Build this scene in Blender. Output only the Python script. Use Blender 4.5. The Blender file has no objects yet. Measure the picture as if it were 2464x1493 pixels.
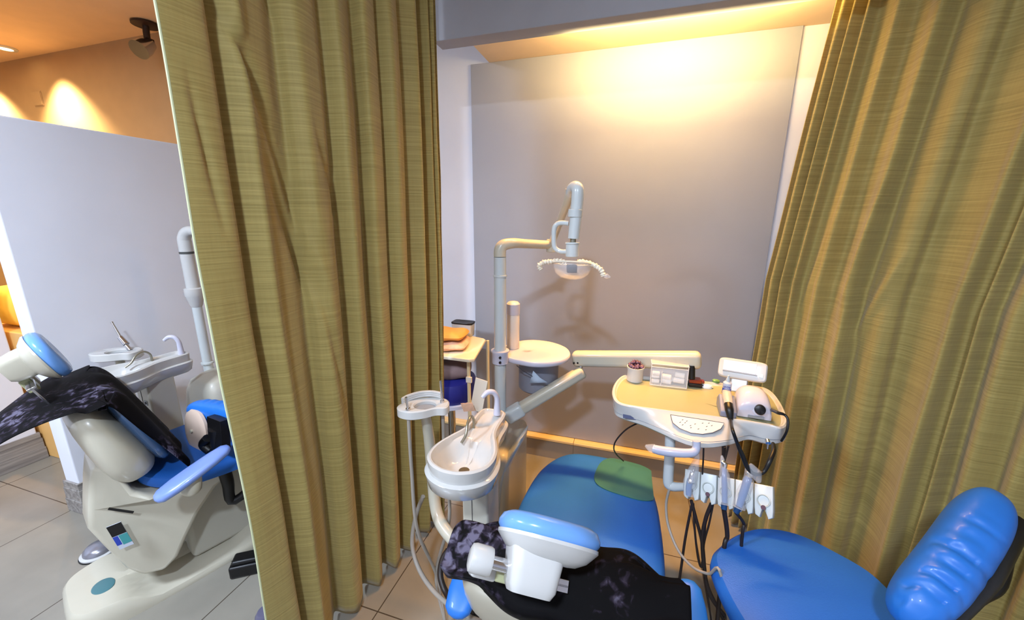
import bpy, bmesh, math, random
from mathutils import Vector, Matrix
random.seed(7)
W_,H_=2464.0,1493.0
# ------------------------------------------------------------ camera model
F=930.0; CX,CY=1232.0,746.5
PITCH=math.radians(13.4); YAW=math.radians(17.1); ROLL=math.radians(0.25)
CAM=Vector((0,0,1.45))
fwd=Vector((-math.sin(YAW)*math.cos(PITCH), math.cos(YAW)*math.cos(PITCH), -math.sin(PITCH)))
rt0=Vector((math.cos(YAW),math.sin(YAW),0)); up0=rt0.cross(fwd)
rt=rt0*math.cos(ROLL)+up0*math.sin(ROLL); upv=-rt0*math.sin(ROLL)+up0*math.cos(ROLL)
def ray(x,y): return fwd+rt*((x-CX)/F)-upv*((y-CY)/F)
def Z(x,y,z): d=ray(x,y); return CAM+d*((z-CAM.z)/d.z)
def Y(x,y,Yv): d=ray(x,y); return CAM+d*(Yv/d.y)
def X(x,y,Xv): d=ray(x,y); return CAM+d*(Xv/d.x)
sc=bpy.context.scene; COL=sc.collection
cam=bpy.data.cameras.new('camera'); co=bpy.data.objects.new('camera',cam); COL.objects.link(co)
cam.sensor_width=36; cam.lens=F/W_*36; cam.clip_start=0.02
m=Matrix((rt,upv,-fwd)).transposed().to_4x4(); m.translation=CAM; co.matrix_world=m; sc.camera=co
sc.view_settings.view_transform='Standard'; sc.view_settings.look='None'; sc.view_settings.gamma=1
sc.view_settings.use_curve_mapping=False; sc.view_settings.exposure=0.0
# ------------------------------------------------------------ materials
def lin(c):
    def f(v):
        v/=255.0
        return v/12.92 if v<=.04045 else ((v+.055)/1.055)**2.4
    return (f(c[0]),f(c[1]),f(c[2]),1)
def mat(name,rgb,rough=.5,metal=0,noise=0.0,nscale=8,bump=0,bscale=60,trans=0,coat=0,spec=.5,ior=1.45,alpha=1,emit=None,es=1,sub=0,stretch=None):
    m=bpy.data.materials.new(name); m.use_nodes=True; nt=m.node_tree; b=nt.nodes['Principled BSDF']
    c=lin(rgb); b.inputs['Base Color'].default_value=c; b.inputs['Roughness'].default_value=rough
    b.inputs['Metallic'].default_value=metal; b.inputs['Transmission Weight'].default_value=trans
    b.inputs['Coat Weight'].default_value=coat; b.inputs['Specular IOR Level'].default_value=spec
    b.inputs['IOR'].default_value=ior; b.inputs['Alpha'].default_value=alpha
    tc=nt.nodes.new('ShaderNodeTexCoord'); src=tc.outputs['Object']
    if stretch:
        mp=nt.nodes.new('ShaderNodeMapping'); mp.inputs['Scale'].default_value=stretch
        nt.links.new(src,mp.inputs[0]); src=mp.outputs[0]
    n=nt.nodes.new('ShaderNodeTexNoise'); n.inputs['Scale'].default_value=nscale; n.inputs['Detail'].default_value=4
    nt.links.new(src,n.inputs['Vector'])
    if True:
        k=max(noise,.03)
        r=nt.nodes.new('ShaderNodeValToRGB')
        r.color_ramp.elements[0].position=.3; r.color_ramp.elements[1].position=.7
        r.color_ramp.elements[0].color=(c[0]*(1-k),c[1]*(1-k),c[2]*(1-k),1)
        r.color_ramp.elements[1].color=(min(1,c[0]*(1+k)),min(1,c[1]*(1+k)),min(1,c[2]*(1+k)),1)
        nt.links.new(n.outputs['Fac'],r.inputs[0]); nt.links.new(r.outputs[0],b.inputs['Base Color'])
    if bump:
        n2=nt.nodes.new('ShaderNodeTexNoise'); n2.inputs['Scale'].default_value=bscale; n2.inputs['Detail'].default_value=3
        nt.links.new(src,n2.inputs['Vector'])
        bp=nt.nodes.new('ShaderNodeBump'); bp.inputs['Strength'].default_value=bump; bp.inputs['Distance'].default_value=.004
        nt.links.new(n2.outputs['Fac'],bp.inputs['Height']); nt.links.new(bp.outputs[0],b.inputs['Normal'])
    if emit:
        b.inputs['Emission Color'].default_value=lin(emit); b.inputs['Emission Strength'].default_value=es
    return m
def curtain_mat(name,rgb):
    m=bpy.data.materials.new(name); m.use_nodes=True; nt=m.node_tree; N=nt.nodes; L=nt.links
    b=N['Principled BSDF']; out=N['Material Output']; c=lin(rgb)
    tc=N.new('ShaderNodeTexCoord')
    def noise(sx,sy,scale):
        mp=N.new('ShaderNodeMapping'); mp.inputs['Scale'].default_value=(sx,sy,1); L.new(tc.outputs['UV'],mp.inputs[0])
        n=N.new('ShaderNodeTexNoise'); n.inputs['Scale'].default_value=scale; n.inputs['Detail'].default_value=3
        L.new(mp.outputs[0],n.inputs['Vector']); return n
    a=noise(2.0,135,1.6); w=noise(70,3,2.0); f=noise(420,420,1)
    mx=N.new('ShaderNodeMath'); mx.operation='MULTIPLY_ADD'; mx.inputs[1].default_value=.85
    L.new(a.outputs['Fac'],mx.inputs[0])
    m2=N.new('ShaderNodeMath'); m2.operation='MULTIPLY'; m2.inputs[1].default_value=.15; L.new(w.outputs['Fac'],m2.inputs[0]); L.new(m2.outputs[0],mx.inputs[2])
    r=N.new('ShaderNodeValToRGB'); r.color_ramp.elements[0].position=.34; r.color_ramp.elements[1].position=.66
    r.color_ramp.elements[0].color=(c[0]*.80,c[1]*.79,c[2]*.74,1); r.color_ramp.elements[1].color=(c[0]*1.17,c[1]*1.17,c[2]*1.2,1)
    L.new(mx.outputs[0],r.inputs[0]); L.new(r.outputs[0],b.inputs['Base Color'])
    b.inputs['Roughness'].default_value=.62; b.inputs['Sheen Weight'].default_value=.25; b.inputs['Specular IOR Level'].default_value=.25
    bp=N.new('ShaderNodeBump'); bp.inputs['Strength'].default_value=.35; bp.inputs['Distance'].default_value=.003
    L.new(mx.outputs[0],bp.inputs['Height']); L.new(bp.outputs[0],b.inputs['Normal'])
    t=N.new('ShaderNodeBsdfTranslucent'); t.inputs['Color'].default_value=lin((225,150,35))
    ms=N.new('ShaderNodeMixShader'); ms.inputs[0].default_value=.16
    L.new(b.outputs[0],ms.inputs[1]); L.new(t.outputs[0],ms.inputs[2]); L.new(ms.outputs[0],out.inputs[0])
    return m
def velvet_mat(name):
    m=bpy.data.materials.new(name); m.use_nodes=True; nt=m.node_tree; N=nt.nodes; L=nt.links; b=N['Principled BSDF']
    tc=N.new('ShaderNodeTexCoord')
    v=N.new('ShaderNodeTexNoise'); v.inputs['Scale'].default_value=7; v.inputs['Detail'].default_value=1; L.new(tc.outputs['Object'],v.inputs['Vector'])
    v2=N.new('ShaderNodeTexNoise'); v2.inputs['Scale'].default_value=46; v2.inputs['Detail'].default_value=3; v2.inputs['Distortion'].default_value=.6; L.new(tc.outputs['Object'],v2.inputs['Vector'])
    mu=N.new('ShaderNodeMath'); mu.operation='MULTIPLY'; L.new(v.outputs['Fac'],mu.inputs[0]); L.new(v2.outputs['Fac'],mu.inputs[1])
    r=N.new('ShaderNodeValToRGB'); e=r.color_ramp.elements
    e[0].position=.275; e[0].color=lin((4,3,5)); e[1].position=.42; e[1].color=lin((92,88,106))
    x=r.color_ramp.elements.new(.345); x.color=lin((40,34,46))
    L.new(mu.outputs[0],r.inputs[0]); L.new(r.outputs[0],b.inputs['Base Color'])
    b.inputs['Roughness'].default_value=.7; b.inputs['Sheen Weight'].default_value=.0; b.inputs['Specular IOR Level'].default_value=.1
    return m
def tile_mat(name,rgb,grout,size,ox,oy,rough=.3):
    m=bpy.data.materials.new(name); m.use_nodes=True; nt=m.node_tree; N=nt.nodes; L=nt.links; b=N['Principled BSDF']
    g=N.new('ShaderNodeNewGeometry'); sp=N.new('ShaderNodeSeparateXYZ'); L.new(g.outputs['Position'],sp.inputs[0])
    outs=[]
    for ax,o in ((0,ox),(1,oy)):
        a=N.new('ShaderNodeMath'); a.operation='SUBTRACT'; a.inputs[1].default_value=o; L.new(sp.outputs[ax],a.inputs[0])
        d=N.new('ShaderNodeMath'); d.operation='DIVIDE'; d.inputs[1].default_value=size; L.new(a.outputs[0],d.inputs[0])
        fr=N.new('ShaderNodeMath'); fr.operation='FRACT'; L.new(d.outputs[0],fr.inputs[0])
        s=N.new('ShaderNodeMath'); s.operation='SUBTRACT'; s.inputs[1].default_value=.5; L.new(fr.outputs[0],s.inputs[0])
        ab=N.new('ShaderNodeMath'); ab.operation='ABSOLUTE'; L.new(s.outputs[0],ab.inputs[0]); outs.append(ab)
    mxm=N.new('ShaderNodeMath'); mxm.operation='MAXIMUM'; L.new(outs[0].outputs[0],mxm.inputs[0]); L.new(outs[1].outputs[0],mxm.inputs[1])
    gt=N.new('ShaderNodeMath'); gt.operation='GREATER_THAN'; gt.inputs[1].default_value=.5-.0022/size; L.new(mxm.outputs[0],gt.inputs[0])
    n=N.new('ShaderNodeTexNoise'); n.inputs['Scale'].default_value=5; n.inputs['Detail'].default_value=6; L.new(g.outputs['Position'],n.inputs['Vector'])
    r=N.new('ShaderNodeValToRGB'); c=lin(rgb); e=r.color_ramp.elements; e[0].position=.3; e[1].position=.7
    e[0].color=(c[0]*.9,c[1]*.9,c[2]*.9,1); e[1].color=(c[0]*1.08,c[1]*1.08,c[2]*1.08,1); L.new(n.outputs['Fac'],r.inputs[0])
    mx=N.new('ShaderNodeMix'); mx.data_type='RGBA'; L.new(gt.outputs[0],mx.inputs[0]); L.new(r.outputs[0],mx.inputs[6]); mx.inputs[7].default_value=lin(grout)
    L.new(mx.outputs[2],b.inputs['Base Color']); b.inputs['Roughness'].default_value=rough
    return m
def wood_mat(name,a,c2,rough=.4,sc3=(1.5,40,40)):
    m=bpy.data.materials.new(name); m.use_nodes=True; nt=m.node_tree; N=nt.nodes; L=nt.links; b=N['Principled BSDF']
    tc=N.new('ShaderNodeTexCoord'); mp=N.new('ShaderNodeMapping'); mp.inputs['Scale'].default_value=sc3; L.new(tc.outputs['Object'],mp.inputs[0])
    n=N.new('ShaderNodeTexNoise'); n.inputs['Scale'].default_value=2; n.inputs['Detail'].default_value=5; L.new(mp.outputs[0],n.inputs['Vector'])
    r=N.new('ShaderNodeValToRGB'); r.color_ramp.elements[0].color=lin(a); r.color_ramp.elements[1].color=lin(c2); r.color_ramp.elements[0].position=.35; r.color_ramp.elements[1].position=.65
    L.new(n.outputs['Fac'],r.inputs[0]); L.new(r.outputs[0],b.inputs['Base Color']); b.inputs['Roughness'].default_value=rough
    return m
M={}
M['wall']=mat('wall_paint_lavender',(222,223,232),.75,noise=.02,nscale=3,bump=.05)
M['taupe']=mat('wall_panel_taupe',(157,158,166),.7,noise=.03,nscale=3,bump=.08)
M['tan']=mat('wall_paint_tan',(178,152,118),.75,noise=.02,bump=.05)
M['ceil']=mat('ceiling_paint',(222,192,156),.8)
M['beam']=mat('beam_paint_grey',(158,158,164),.75)
M['base_grey']=wood_mat('baseboard_grey_grain',(118,112,108),(160,154,148),.5,(30,1.5,30))
M['floor']=tile_mat('floor_tile',(136,131,120),(70,62,52),.6,-2.02,.957,.22)
M['ledge_tile']=mat('ledge_tile',(150,138,124),.35,noise=.05)
M['ledge_wood']=wood_mat('ledge_wood',(226,190,128),(240,214,160),.4)
M['curtain']=curtain_mat('curtain_olive_gold',(166,150,88))
M['hem']=mat('backlit_hem',(196,200,160),.6)  # back light along the curtain edge is put into this pale colour
M['cream']=mat('cream_plastic',(190,184,166),.28,coat=.3,noise=.02)
M['white']=mat('white_plastic',(192,191,188),.25,coat=.3,noise=.02)
M['coolwhite']=mat('cool_white_enamel',(194,200,200),.25,coat=.4,noise=.02)
M['lav']=mat('lavender_white_plastic',(196,195,210),.3,coat=.2)
M['porc']=mat('porcelain',(190,189,186),.12,coat=.6,noise=.01)
M['blue']=mat('blue_vinyl',(36,98,184),.46,spec=.3,noise=.04,nscale=5,bump=.15,bscale=300)
M['bluelt']=mat('light_blue_vinyl',(106,156,222),.25,coat=.3,noise=.03)
M['bluecover']=mat('glossy_blue_cover',(34,108,196),.42,coat=.1,noise=.05)
M['steelblue']=mat('steel_blue_vinyl',(62,88,122),.22,coat=.4)
M['periw']=mat('periwinkle_plastic',(118,142,204),.3,coat=.3)
M['velvet']=velvet_mat('black_velvet_floral')
M['black']=mat('black_plastic',(14,13,14),.4)
M['hose']=mat('dark_hose',(36,27,24),.45)
M['hosegrey']=mat('grey_hose',(150,142,132),.45)
M['chrome']=mat('chrome',(210,210,214),.16,metal=1)
M['grey']=mat('grey_plastic',(140,144,150),.4)
M['tank']=mat('grey_tank',(128,130,142),.5)
M['beigegrey']=mat('beige_grey_panel',(186,182,168),.4,coat=.1)
M['teal']=mat('teal_plastic',(70,112,118),.35)
M['teald']=mat('teal_print',(62,140,142),.4)
M['olive']=mat('olive_tray_mat',(150,149,116),.35,noise=.05,nscale=4)
M['red']=mat('dark_red_plastic',(128,40,22),.3,coat=.3)
M['green']=mat('green_cap',(104,150,92),.4)
M['clear']=mat('clear_plastic',(245,245,245),.06,trans=1,ior=1.15)
M['bag']=mat('clear_film',(235,238,245),.12,trans=.0,alpha=.22)
M['reflector']=mat('clear_reflector_glass',(235,238,245),.08,alpha=.16)
M['frost']=mat('frosted_bottle',(220,212,204),.35,noise=.02)
M['cotton']=mat('white_cotton',(236,236,236),.9,bump=.4,bscale=200)
M['purple']=mat('purple_bead',(92,66,92),.3,noise=.5,nscale=60)
M['orange']=mat('orange_fabric',(226,160,74),.8,noise=.05)
M['pink']=mat('pink_floral_fabric',(226,180,150),.8,noise=.22,nscale=26)
M['brown']=mat('brown_grey_fabric',(120,98,96),.8,noise=.2,nscale=12)
M['navy']=mat('navy_vinyl',(34,36,116),.4)
M['yellow']=mat('yellow_fabric',(245,205,90),.6,noise=.1,nscale=6)
M['bluelabel']=mat('blue_label',(38,62,160),.4)
M['ltlabel']=mat('pale_label',(186,192,206),.4)
M['print']=mat('dark_print',(52,50,60),.6)
M['navybadge']=mat('dark_badge',(62,70,104),.35)
M['handpiece']=mat('blue_handpiece',(58,98,152),.3,coat=.3)
M['glow']=mat('lamp_glow_warm',(255,240,210),.5,emit=(255,214,150),es=14)
M['glowcool']=mat('lamp_glow_cool',(255,255,255),.5,emit=(235,242,255),es=4)
M['paper']=mat('paper_white',(238,226,208),.7)
M['viewer']=mat('viewer_white',(206,203,214),.3)
# ------------------------------------------------------------ mesh helpers
def geo_join(*gs):
    V=[];Fc=[]
    for v,f in gs:
        o=len(V); V+=[Vector(p) for p in v]; Fc+=[tuple(i+o for i in q) for q in f]
    return V,Fc
def xf(g,M4): return [M4@Vector(p) for p in g[0]],g[1]
def T(x=0,y=0,z=0,rz=0,rx=0,ry=0):
    return Matrix.Translation((x,y,z))@Matrix.Rotation(rz,4,'Z')@Matrix.Rotation(ry,4,'Y')@Matrix.Rotation(rx,4,'X')
def frame(o,xa,ya,za):
    m=Matrix((Vector(xa),Vector(ya),Vector(za))).transposed().to_4x4(); m.translation=Vector(o); return m
def box(x0,x1,y0,y1,z0,z1):
    v=[(x,y,z) for z in (z0,z1) for y in (y0,y1) for x in (x0,x1)]
    return v,[(0,2,3,1),(4,5,7,6),(0,1,5,4),(2,6,7,3),(0,4,6,2),(1,3,7,5)]
def cbox(c,s): return box(c[0]-s[0]/2,c[0]+s[0]/2,c[1]-s[1]/2,c[1]+s[1]/2,c[2]-s[2]/2,c[2]+s[2]/2)
def loft(rings,cap0=True,cap1=True,closed=True):
    n=len(rings[0]); V=[Vector(p) for r in rings for p in r]; Fc=[]
    for i in range(len(rings)-1):
        for j in range(n if closed else n-1):
            a=i*n+j; b=i*n+(j+1)%n; Fc.append((a,b,b+n,a+n))
    if cap0:
        c=len(V); V.append(sum((Vector(p) for p in rings[0]),Vector())/n)
        Fc+=[(c,(j+1)%n,j) for j in range(n)]
    if cap1:
        c=len(V); V.append(sum((Vector(p) for p in rings[-1]),Vector())/n); o=(len(rings)-1)*n
        Fc+=[(c,o+j,o+(j+1)%n) for j in range(n)]
    return V,Fc
def spline(pts,n=8,closed=False):
    P=[Vector(p) for p in pts]; R=[]
    k=len(P)
    for i in range(k if closed else k-1):
        if closed: a,b,c,d=P[(i-1)%k],P[i],P[(i+1)%k],P[(i+2)%k]
        else: a,b,c,d=P[max(i-1,0)],P[i],P[i+1],P[min(i+2,k-1)]
        for s in range(n):
            t=s/n
            R.append(.5*((2*b)+(c-a)*t+(2*a-5*b+4*c-d)*t*t+(-a+3*b-3*c+d)*t**3))
    if not closed: R.append(P[-1])
    return R
def tube(pts,r,seg=12,smooth=0,caps=True,round_end=False):
    P=[Vector(p) for p in pts]
    rs=list(r) if hasattr(r,'__len__') else [r]*len(P)
    if smooth:
        n=len(P); P=spline(P,smooth); rs2=[]
        for i in range(len(P)):
            t=i/smooth; a=min(int(t),n-2); rs2.append(rs[a]*(1-(t-a))+rs[a+1]*(t-a))
        rs=rs2
    rings=[]; prev=None
    for i,p in enumerate(P):
        t=(P[min(i+1,len(P)-1)]-P[max(i-1,0)]).normalized()
        if prev is None:
            a=Vector((0,0,1)) if abs(t.z)<.9 else Vector((1,0,0))
            u=t.cross(a).normalized()
        else:
            u=(prev-t*prev.dot(t)).normalized()
        prev=u; w=t.cross(u)
        rings.append([p+(u*math.cos(2*math.pi*j/seg)+w*math.sin(2*math.pi*j/seg))*rs[i] for j in range(seg)])
    return loft(rings,caps,caps)
def lathe(prof,seg=32,cap0=True,cap1=True):
    return loft([[(r*math.cos(2*math.pi*j/seg),r*math.sin(2*math.pi*j/seg),z) for j in range(seg)] for r,z in prof],cap0,cap1)
def inset(o,d):
    n=len(o); P=[Vector((p[0],p[1],0)) for p in o]; A=sum(P[i].x*P[(i+1)%n].y-P[(i+1)%n].x*P[i].y for i in range(n))
    s=1 if A>0 else -1; R=[]
    for i in range(n):
        t=(P[(i+1)%n]-P[i-1]).normalized(); nr=Vector((-t.y,t.x,0))*s
        R.append(P[i]+nr*d)
    return R
def slab(o,prof,cap0=True,cap1=True):
    rings=[]
    for d,z in prof:
        q=inset(o,d); rings.append([(p.x,p.y,z(p.x,p.y) if callable(z) else z) for p in q])
    return loft(rings,cap0,cap1)
def superel(cx,cy,a,b,n=48,e=2.5,rot=0):
    R=[]
    for i in range(n):
        t=2*math.pi*i/n; c,s=math.cos(t),math.sin(t)
        x=a*math.copysign(abs(c)**(2/e),c); y=b*math.copysign(abs(s)**(2/e),s)
        R.append((cx+x*math.cos(rot)-y*math.sin(rot),cy+x*math.sin(rot)+y*math.cos(rot)))
    return R
def prism(prof,x0,x1):
    """prof list of (y,z); extruded along x"""
    n=len(prof); V=[(x0,a,b) for a,b in prof]+[(x1,a,b) for a,b in prof]
    Fc=[tuple(range(n)),tuple(range(2*n-1,n-1,-1))]+[((i+1)%n,i,i+n,(i+1)%n+n) for i in range(n)]
    return V,Fc
def obj(name,g,m,root=None,local=True,bevel=0,sub=0,solid=0,smooth=True,bseg=3,autos=40):
    V,Fc=g
    me=bpy.data.meshes.new(name); me.from_pydata([tuple(p) for p in V],[],[tuple(f) for f in Fc]); me.validate()
    bm=bmesh.new(); bm.from_mesh(me); bmesh.ops.remove_doubles(bm,verts=bm.verts,dist=1e-6); bmesh.ops.recalc_face_normals(bm,faces=bm.faces)
    bm.to_mesh(me); bm.free()
    me.materials.append(m)
    o=bpy.data.objects.new(name,me); COL.objects.link(o)
    if root is not None: o.parent=root
    if bevel:
        b=o.modifiers.new('bevel','BEVEL'); b.width=bevel; b.segments=bseg; b.limit_method='ANGLE'; b.angle_limit=math.radians(35)
    if solid:
        s=o.modifiers.new('solid','SOLIDIFY'); s.thickness=solid; s.offset=0
    if sub:
        s=o.modifiers.new('sub','SUBSURF'); s.levels=sub; s.render_levels=sub
    if smooth:
        me.polygons.foreach_set('use_smooth',[True]*len(me.polygons))
        if not sub:
            me.set_sharp_from_angle(angle=math.radians(autos if not bevel else 75))
    return o
ROOTM={}
def inv_of(root):
    r=root
    while r.name not in ROOTM and r.parent: r=r.parent
    return ROOTM[r.name]
def thing(name,label,cat,loc=(0,0,0),rz=0,group=None):
    o=bpy.data.objects.new(name,None); COL.objects.link(o); o.location=loc; o.rotation_euler=(0,0,rz)
    o.empty_display_size=.05
    o['label']=label; o['category']=cat
    if group: o['group']=group
    ROOTM[o.name]=(Matrix.Translation(loc)@Matrix.Rotation(rz,4,'Z')).inverted()
    return o
def part(root,name,g,m,world=True,label=None,**k):
    """geometry given in world coordinates unless world=False"""
    V,Fc=g
    # a mesh parent (sub-part) has identity transform relative to its root, so the root inverse is right at both levels
    if world:
        inv=inv_of(root); g=([inv@Vector(p) for p in V],Fc)
    o=obj(name,g,m,root,**k)
    if label: o['label']=label
    return o
def single(name,g,m,label,cat,group=None,kind=None,**k):
    """one-mesh thing, given in world coords; origin moved to the base centre"""
    V=[Vector(p) for p in g[0]]
    mn=Vector([min(p[i] for p in V) for i in range(3)]); mx=Vector([max(p[i] for p in V) for i in range(3)])
    c=Vector(((mn.x+mx.x)/2,(mn.y+mx.y)/2,mn.z))
    o=obj(name,([p-c for p in V],g[1]),m,**k); o.location=c
    o['label']=label; o['category']=cat
    if group: o['group']=group
    if kind: o['kind']=kind
    return o
def struct(name,g,m,**k):
    o=obj(name,g,m,smooth=k.pop('smooth',False),**k); o['kind']='structure'; return o
def text(s,size,m,root,Mx,name='lettering'):
    cu=bpy.data.curves.new(name,'FONT'); cu.body=s; cu.size=size; cu.extrude=.0004; cu.align_x='CENTER'; cu.align_y='CENTER'
    t=bpy.data.objects.new(name,cu); COL.objects.link(t)
    bpy.context.view_layer.update()
    me=bpy.data.meshes.new_from_object(t.evaluated_get(bpy.context.evaluated_depsgraph_get()))
    bpy.data.objects.remove(t); me.transform(inv_of(root)@Mx); me.materials.clear(); me.materials.append(m)
    o=bpy.data.objects.new(name,me); COL.objects.link(o); o.parent=root; return o
# ============================================================ SETTING
ZC=2.67; YB=2.15
struct('floor',box(-6.2,2.2,-3,YB+.1,-.06,0),M['floor'])
struct('ceiling',box(-6.2,2.2,-3,YB+.1,ZC,ZC+.08),M['ceil'])
struct('wall_back',box(-1.55,2.2,YB,YB+.1,0,ZC),M['wall'])
struct('wall_back_left',box(-6.2,-1.55,YB,YB+.1,0,ZC),M['tan'])
struct('wall_right',box(2.1,2.2,-3,YB,0,ZC),M['wall'])
struct('wall_front',box(-6.2,2.2,-3.1,-3,0,ZC),M['wall'])
struct('wall_left',box(-6.2,-6.1,-3,YB,0,ZC),M['tan'])
PX=-2.52
struct('wall_partition',box(PX-.10,PX,.95,YB,0,1.853),M['wall'],bevel=.006)
struct('wall_aisle',box(-3.49,-3.37,-1.2,1.165,0,2.1),M['wall'],bevel=.006)
def baseboard(name,x0,x1,y0,y1,h=.17):
    g=geo_join(box(x0,x1,y0,y1,0,h*.42),box(x0+.003,x1-.003,y0+.003,y1-.003,h*.42,h*.78),box(x0+.006,x1-.006,y0+.006,y1-.006,h*.78,h))
    struct(name,g,M['base_grey'],bevel=.002)
baseboard('baseboard_partition',PX-.115,PX+.015,.935,YB)
baseboard('baseboard_aisle',-3.505,-3.355,-1.2,1.18)
# alcove: wall panel, ledge, dropped ceiling and beam
struct('trim_1',box(-.895,.622,YB-.012,YB,.14,2.245),M['taupe'],bevel=.002)
struct('trim_2',geo_join(box(-2.4,-.255,2.10,YB,0,.122),box(-.2535,2.1,2.10,YB,0,.122)),M['ledge_tile'])
struct('trim_3',geo_join(box(-2.4,-.255,2.088,YB,.122,.137),box(-.253,2.1,2.088,YB,.122,.137)),M['ledge_wood'],bevel=.002)
struct('ceiling_alcove',box(-.79,2.1,1.70,YB,2.245,2.30),M['ceil'])
struct('trim_4',box(-.84,.69,1.615,1.70,2.150,ZC),M['beam'],bevel=.003)
WALLWASH=400; NEXTROOM=44; OPENGLOW=130; ALCOVE=5.8; ALCOVE2=14; ALCUP=12; KEY=70; FILL_L=112; FILL=15
# ============================================================ LAMPS
def area(name,loc,size,power,col,rot=(0,0,0),sy=None,spread=None):
    l=bpy.data.lights.new(name,'AREA'); l.energy=power; l.color=col; l.size=size
    if sy: l.shape='RECTANGLE'; l.size_y=sy
    if spread: l.spread=math.radians(spread)
    o=bpy.data.objects.new(name,l); COL.objects.link(o); o.location=loc; o.rotation_euler=rot; return o
def spot(name,loc,power,col,ang,blend=.6,rot=(0,0,0),r=.03):
    l=bpy.data.lights.new(name,'SPOT'); l.energy=power; l.color=col; l.spot_size=math.radians(ang); l.spot_blend=blend; l.shadow_soft_size=r
    o=bpy.data.objects.new(name,l); COL.objects.link(o); o.location=loc; o.rotation_euler=rot; return o
def downlight(x,y,z,label,r=.045,m='glow',group=None):
    t=thing('recessed_downlight',label,'ceiling light',(x,y,z-.012),0,group)
    part(t,'trim_ring',xf(lathe([(r*.8,.011),(r*.8,.002),(r*.95,0),(r*1.25,.004),(r*1.3,.011)],28,False,False),Matrix.Identity(4)),M['white'],world=False)
    part(t,'lamp_disc',lathe([(r*.8,.008),(r*.5,.004),(.001,.003)],28,False,True),M[m],world=False)
WARM=(1,.47,.10); WARM2=(1,.70,.34); COOL=(.70,.82,1)
p=Z(12,115,ZC); 
downlight(p.x,p.y,ZC,'recessed ceiling spotlight glowing warm at the upper left corner',.05)
# neighbouring room downlights washing the tan wall
for x in (-5.25,-4.33):
    spot('downlight_spot',(x,YB-.20,ZC-.03),WALLWASH,WARM2,100,1.0)
area('next_room_glow',(-4.5,.9,ZC-.05),.6,NEXTROOM,WARM2)
spot('opening_glow',(-3.55,1.55,ZC-.1),OPENGLOW,WARM,55,.8)
# alcove lamp behind the beam
t=thing('batten_lamp','warm tube lamp mounted behind the grey ceiling beam','lamp',(.06,1.725,2.165),0)
part(t,'housing',box(-.34,.34,-.026,.02,.045,.078),M['white'],world=False,bevel=.004)
part(t,'glowing_tube',tube([(-.31,0,.03),(.31,0,.03)],.012,12),M['glow'],world=False)
area('alcove_lamp_light',(.10,1.79,2.235),.50,ALCOVE,(1,.72,.36),(math.radians(30),0,0),.04)
area('alcove_lamp_light',(-.05,1.76,2.22),.9,ALCOVE2,WARM,(math.radians(-7),0,0),.05,65)
area('alcove_lamp_up',(.1,1.745,2.10),.8,ALCUP,(1,.74,.32),(math.radians(150),0,0),.03)
# cool unseen aisle panels: small key light, and a large one added as fill
for x,y,pw,s,lab in ((-.15,-.80,KEY,.16,'small square ceiling light above the aisle by the right cubicle'),(-1.95,-.55,FILL_L,.5,'large square fill panel added unseen above the aisle by the left cubicle')):
    t=thing('unseen_aisle_panel',lab,'ceiling light',(x,y,ZC-.03),0)
    part(t,'frame',box(-s/2-.02,s/2+.02,-s/2-.02,s/2+.02,0,.03),M['white'],world=False,bevel=.004)
    part(t,'diffuser',box(-s/2,s/2,-s/2,s/2,-.004,0),M['glowcool'],world=False)
    area('unseen_key_fill_light',(x,y,ZC-.045),s,pw,COOL)
area('aisle_fill',(-.6,-1.6,ZC-.06),2.4,FILL,(.80,.88,1),sy=1.4)  # unseen wide light added to lift the shadows
w=bpy.data.worlds.new('world'); sc.world=w; w.use_nodes=True
w.node_tree.nodes['Background'].inputs[0].default_value=(.5,.52,.56,1); w.node_tree.nodes['Background'].inputs[1].default_value=.3
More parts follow.
